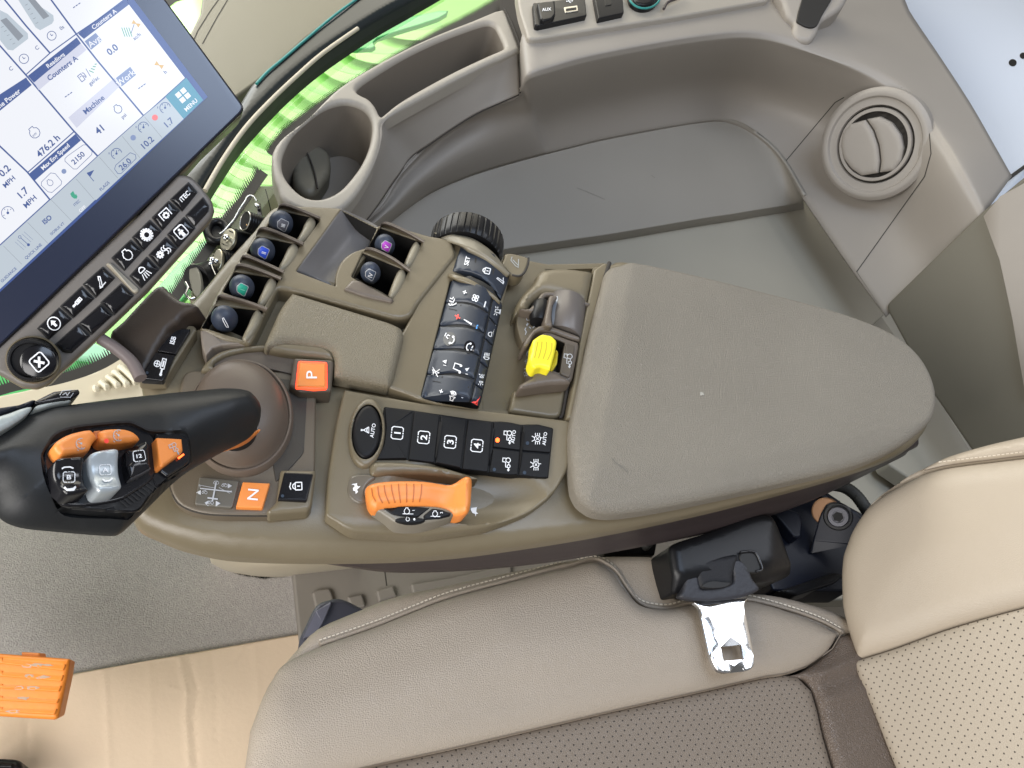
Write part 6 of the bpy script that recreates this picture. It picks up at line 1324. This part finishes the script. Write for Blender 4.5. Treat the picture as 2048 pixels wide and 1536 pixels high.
# small vertical seam in the centre panel at the bottom edge
G().line([(915,1496),(917,1540)],2).line(dens(seam_,6,False),2.2).put('panel_seam',[ip,bols],M['threadd'],st,.0006,fall=-.1045)
tube('piping',[on(p,[bols,sd_],.0004,-.104) for p in dens(CR(pipe[3:],4,False),5,False)],.0016,M['leather'],st,seg=8)
def stitches(nm,line,objs,m,pitch=7.5,ln=5.,w=1.5,par=st,lift=.0009,fall=-.104):
    L=dens(CR(line,6,False),pitch,False); g=G()
    cum=[0]; C2=CR(line,8,False)
    for a,b in zip(C2,C2[1:]): cum.append(cum[-1]+math.dist(a,b))
    def at(s):
        k=min(max(int(np.searchsorted(cum,s))-1,0),len(C2)-2); q=(s-cum[k])/max(cum[k+1]-cum[k],1e-6); return (C2[k][0]+(C2[k+1][0]-C2[k][0])*q,C2[k][1]+(C2[k+1][1]-C2[k][1])*q)
    s=0
    while s+ln<cum[-1]: g.line([at(s),at(s+ln)],w); s+=pitch
    return g.put(nm,objs,m,par,lift,fall=fall)
off=[(x-2,y-7) for x,y in pipe]
stitches('stitching',[(x,y) for x,y in off[3:]],[sd_,bols],M['thread'],9.,6.,2.2)
# front plastic cover
hf('front_cover',CR(z('J',(1360,560),(1395,470),(1440,385),(1500,358),(1560,355),(1650,398),(1780,470),(1600,620),(1400,650)),3),-.135,mat('front_cover_plastic',(.05,.05,.065),.4,bump=FB),st,r=.004,wall=.03)
hf('front_cover_face',RP(z('J',(1378,540),(1440,410),(1505,370),(1510,380),(1475,460),(1440,520)),3),-.132,mat('front_cover_side',(.11,.11,.14),.4),st,r=.001,wall=.004)

# backrest
b0=P((1705,1315),-.10); b1=P((1783,1536),-.10); wd=(b0-b1).normalized(); back=Vector((0,0,1)).cross(wd); back=back if back.x>0 else -back
lean=math.radians(24); bn=(-back*math.cos(lean)+Vector((0,0,1))*math.sin(lean)).normalized()
bkp=Pl(b0+bn*.0,bn)
K=lambda *p: z('K',*p)
edge_b=K((735,345),(700,395),(665,455),(640,520),(624,570),(617,650),(618,720),(622,800),(640,880),(660,950),(680,1010),(694,1050))
seam2=K((694,1050),(800,1018),(900,985),(1100,912),(1300,852),(1472,806),(1750,730))
seam1=K((735,345),(790,300),(850,262),(950,208),(1020,182),(1100,163),(1200,148),(1300,136),(1472,115),(1750,85))
upb=CR(edge_b,3,False)+CR(seam2,3,False)[1:]+CR(seam1,3,False)[::-1][:-1]
def bb(px,py,d): return .004*np.clip(d/.06,0,1)
ub_=hf('backrest_bolster',upb,bkp,M['leathb'],st,r=.020,rise=.012,wall=.02,grid=.008,zf=bb,wn=False,step=.004,sharp=70,seg=8)
lowb=CR(seam2[::-1],3,False)+CR(K((694,1050),(705,1100),(725,1150),(760,1230),(815,1370),(870,1510),(960,1720)),3,False)[1:]+K((1750,1720))
lb_=hf('backrest_panel',lowb,bkp.up(-.001),M['perfb'],st,r=.008,rise=.004,wall=.03,grid=.01,wn=False,step=.004,sharp=70,seg=6)
topo=K((735,345),(800,285),(850,250),(930,195),(1000,160),(1075,122),(1150,95),(1300,52),(1472,12),(1750,-60))
sidb=CR(topo,3,False)+CR(K((1750,95),(1472,125),(1300,146),(1100,173),(950,218),(850,272),(760,335)),3,False)
sb_=hf('backrest_side',sidb,bkp.up(-.008),M['leathb'],st,r=.012,rise=.012,wall=.06,grid=.008,wn=False,step=.004,sharp=70,seg=6)
stitches('backrest_stitching',[(x-1,y-8) for x,y in K((1090,166),(1120,160),(1200,148),(1300,136),(1472,115),(1600,100))],[sb_,ub_],M['thread'],9.,6.,1.9,fall=bkp.up(-.006))
G().line(dens(CR(seam1[4:],3,False),6,False),1.8).line(dens(CR(seam2,3,False),6,False),2.4).put('backrest_seam',[ub_,sb_,lb_],M['threadd'],st,.0007,fall=bkp.up(-.005))
# seat pan below everything
hf('seat_pan',[(600,1300),(1300,1180),(1700,1250),(2100,1150),(2200,1900),(500,1900)],-.16,M['blk'],st,r=.004,wall=.05)

# ================================================================ belt
sb2=thing('seat_belt','black seat belt reel with worn sleeve and shiny steel buckle tongue on the cushion','seat belt',(1430,1160),-.09)
I=lambda *p: z('I',*p)
rpl_=pln((1450,1080),-.066,(-.02,-.12,1))
def rz(px,py,d): return -.010*np.clip((px-1545)/60,0,1)-.008*np.clip((py-(1150-(px-1350)*.12))/25,0,1)
hf('reel_cover',CR(I((645,640),(665,600),(720,572),(900,515),(1100,430),(1200,400),(1280,400),(1330,430),(1370,490),(1430,610),(1490,735),(1485,768),(1400,800),(1300,820),(1190,835),(1050,850),(800,880),(710,895),(690,860),(665,760)),3),rpl_,M['blk'],sb2,r=.008,rise=.007,wall=.05,grid=.005,zf=rz,seg=6)
hf('belt_slot',CR(I((1085,665),(1150,652),(1185,665),(1210,710),(1225,770),(1195,785),(1130,780),(1100,730)),3),rpl_.up(.0015),M['void'],sb2,r=.001,wall=.003)
tube('slot_lip',[P(p,rpl_.up(.0022)) for p in CR(I((1090,655),(1150,648),(1190,660),(1215,710),(1228,765),(1190,778)),4,False)],.0011,M['blkg'],sb2)
slv=CR(I((703,940),(722,900),(738,830),(728,775),(738,745),(790,738),(820,800),(840,880),(900,880),(1030,858),(1050,800),(1035,730),(1060,700),(1110,712),(1150,760),(1170,820),(1215,880),(1200,905),(1130,935),(1050,952),(970,962),(870,970),(780,962)),3)
slp=pln((1440,1180),-.074,(-.1,-.25,1))
wf=hf('belt_webbing',CR(I((790,705),(900,690),(1040,665),(1085,672),(1080,720),(1055,800),(1052,870),(980,892),(850,895),(815,830),(795,760)),3),slp.up(.002),M['belt'],sb2,r=.005,rise=.005,wall=.012,grid=.003,seg=5)
hf('worn_sleeve',slv,slp.up(.001),M['beltb'],sb2,r=.0025,wall=.006,grid=.003,seg=4)
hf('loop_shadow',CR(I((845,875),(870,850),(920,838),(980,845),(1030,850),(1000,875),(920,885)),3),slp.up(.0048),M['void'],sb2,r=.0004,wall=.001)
tg=RP(I((788,975),(1143,945),(1118,985),(1122,1020),(1186,1335),(1180,1392),(1140,1412),(1000,1428),(945,1415),(905,1340),(842,1050),(830,1005)),[3,3,5,10,8,14,14,10,14,10,10,4],4)
th_=RP(I((965,1260),(1098,1245),(1112,1340),(985,1350)),2,3)
tpl=pln((1430,1250),-.078,(.0,-.06,1))
hf('buckle_tongue',tg,tpl,M['chrome'],sb2,holes=[th_],r=.0012,hr=.0004,wall=.0028,hdepth=.0028,hfloor=False,grid=.006,seg=4)
br_=thing('hinge_bracket','dark navy steel hinge bracket with hex socket bolt and copper bush behind the belt reel','bracket',(1660,1060),-.12)
hf('rear_plate',RP(I((1120,430),(1290,345),(1400,350),(1590,245),(1735,330),(1900,420),(1800,900),(1300,900)),6),-.135,M['navy'],br_,r=.002,wall=.03)
hf('angle_plate',RP(I((1300,342),(1470,400),(1490,470),(1480,560),(1440,560),(1290,380)),5),-.122,M['navy'],br_,r=.002,wall=.01)
hf('upper_arm',RP(I((1540,258),(1600,235),(1735,325),(1725,345),(1690,330)),3),-.115,M['navy'],br_,r=.0015,wall=.006)
cbp=pln((1655,1030),-.108,(-.5,-.4,.6))
lathe('copper_bush',P(z1('I',1640,395),cbp.up(-.004)),cbp.n,[(.0001,-.006),(.0125,-.006),(.0125,.0),(.0115,.001),(.0001,.001)],M['copper'],br_,seg=40)
hf('hinge_lug',RP(I((1640,345),(1700,330),(1840,400),(1900,480),(1840,600),(1530,665),(1560,560),(1600,420)),[10,10,10,10,10,6,6,8]),cbp,M['navy'],br_,r=.0015,wall=.005)
bo3=P(z1('I',1715,425),cbp)
lathe('bolt_washer',bo3,cbp.n,[(.0125,0),(.0125,.0012),(.0115,.002),(.0001,.002)],M['blk'],br_,seg=40)
lathe('hex_bolt',bo3,cbp.n,[(.0095,.002),(.0092,.007),(.0083,.0082),(.0052,.0082),(.0048,.0065),(.0001,.0065)],mat('bolt_steel',(.09,.09,.10),.28,metal=.8),br_,seg=40)
lathe('bolt_socket',bo3+cbp.n*.0067,cbp.n,[(.0046,.0001),(.0001,.0001)],M['void'],br_,seg=6)
hf('lower_bar',RP(I((1330,900),(1700,780),(1760,800),(1700,850),(1450,930)),4),-.13,M['blk'],br_,r=.003,wall=.02)
t=thing('cable_conduit','ribbed dark conduit curving from the console rear to the backrest','conduit',(1700,985),-.14)
cpts=CR([tuple(P(p,zz)) for p,zz in zip(I((1520,260),(1600,222),(1680,222),(1760,240),(1830,290),(1890,370),(1960,480)),(-.12,-.12,-.12,-.12,-.12,-.12,-.13))],10,False)
tube('conduit_tube',cpts,[.0058*(1.04 if i%2 else .97) for i in range(len(cpts))],mat('conduit_grey',(.03,.03,.028),.6,bump=('noise',400,.5,.001)),t,seg=16)
t=thing('mounting_studs','black slide rail with two threaded studs under the console edge','studs',(1230,1095),-.12)
hf('rail_block',RP(I((215,600),(560,590),(545,670),(220,670)),3),-.125,M['blk'],t,r=.002,wall=.03)
for c in ((300,630),(480,625)): lathe('stud',P(z1('I',*c),-.124),(0,0,1),[(.003,0)]+[(.003*(1.1 if k%2 else .95),.001*k) for k in range(1,10)]+[(.0001,.0095)],mat('stud_steel',(.12,.12,.12),.35,metal=.8),t,seg=20)
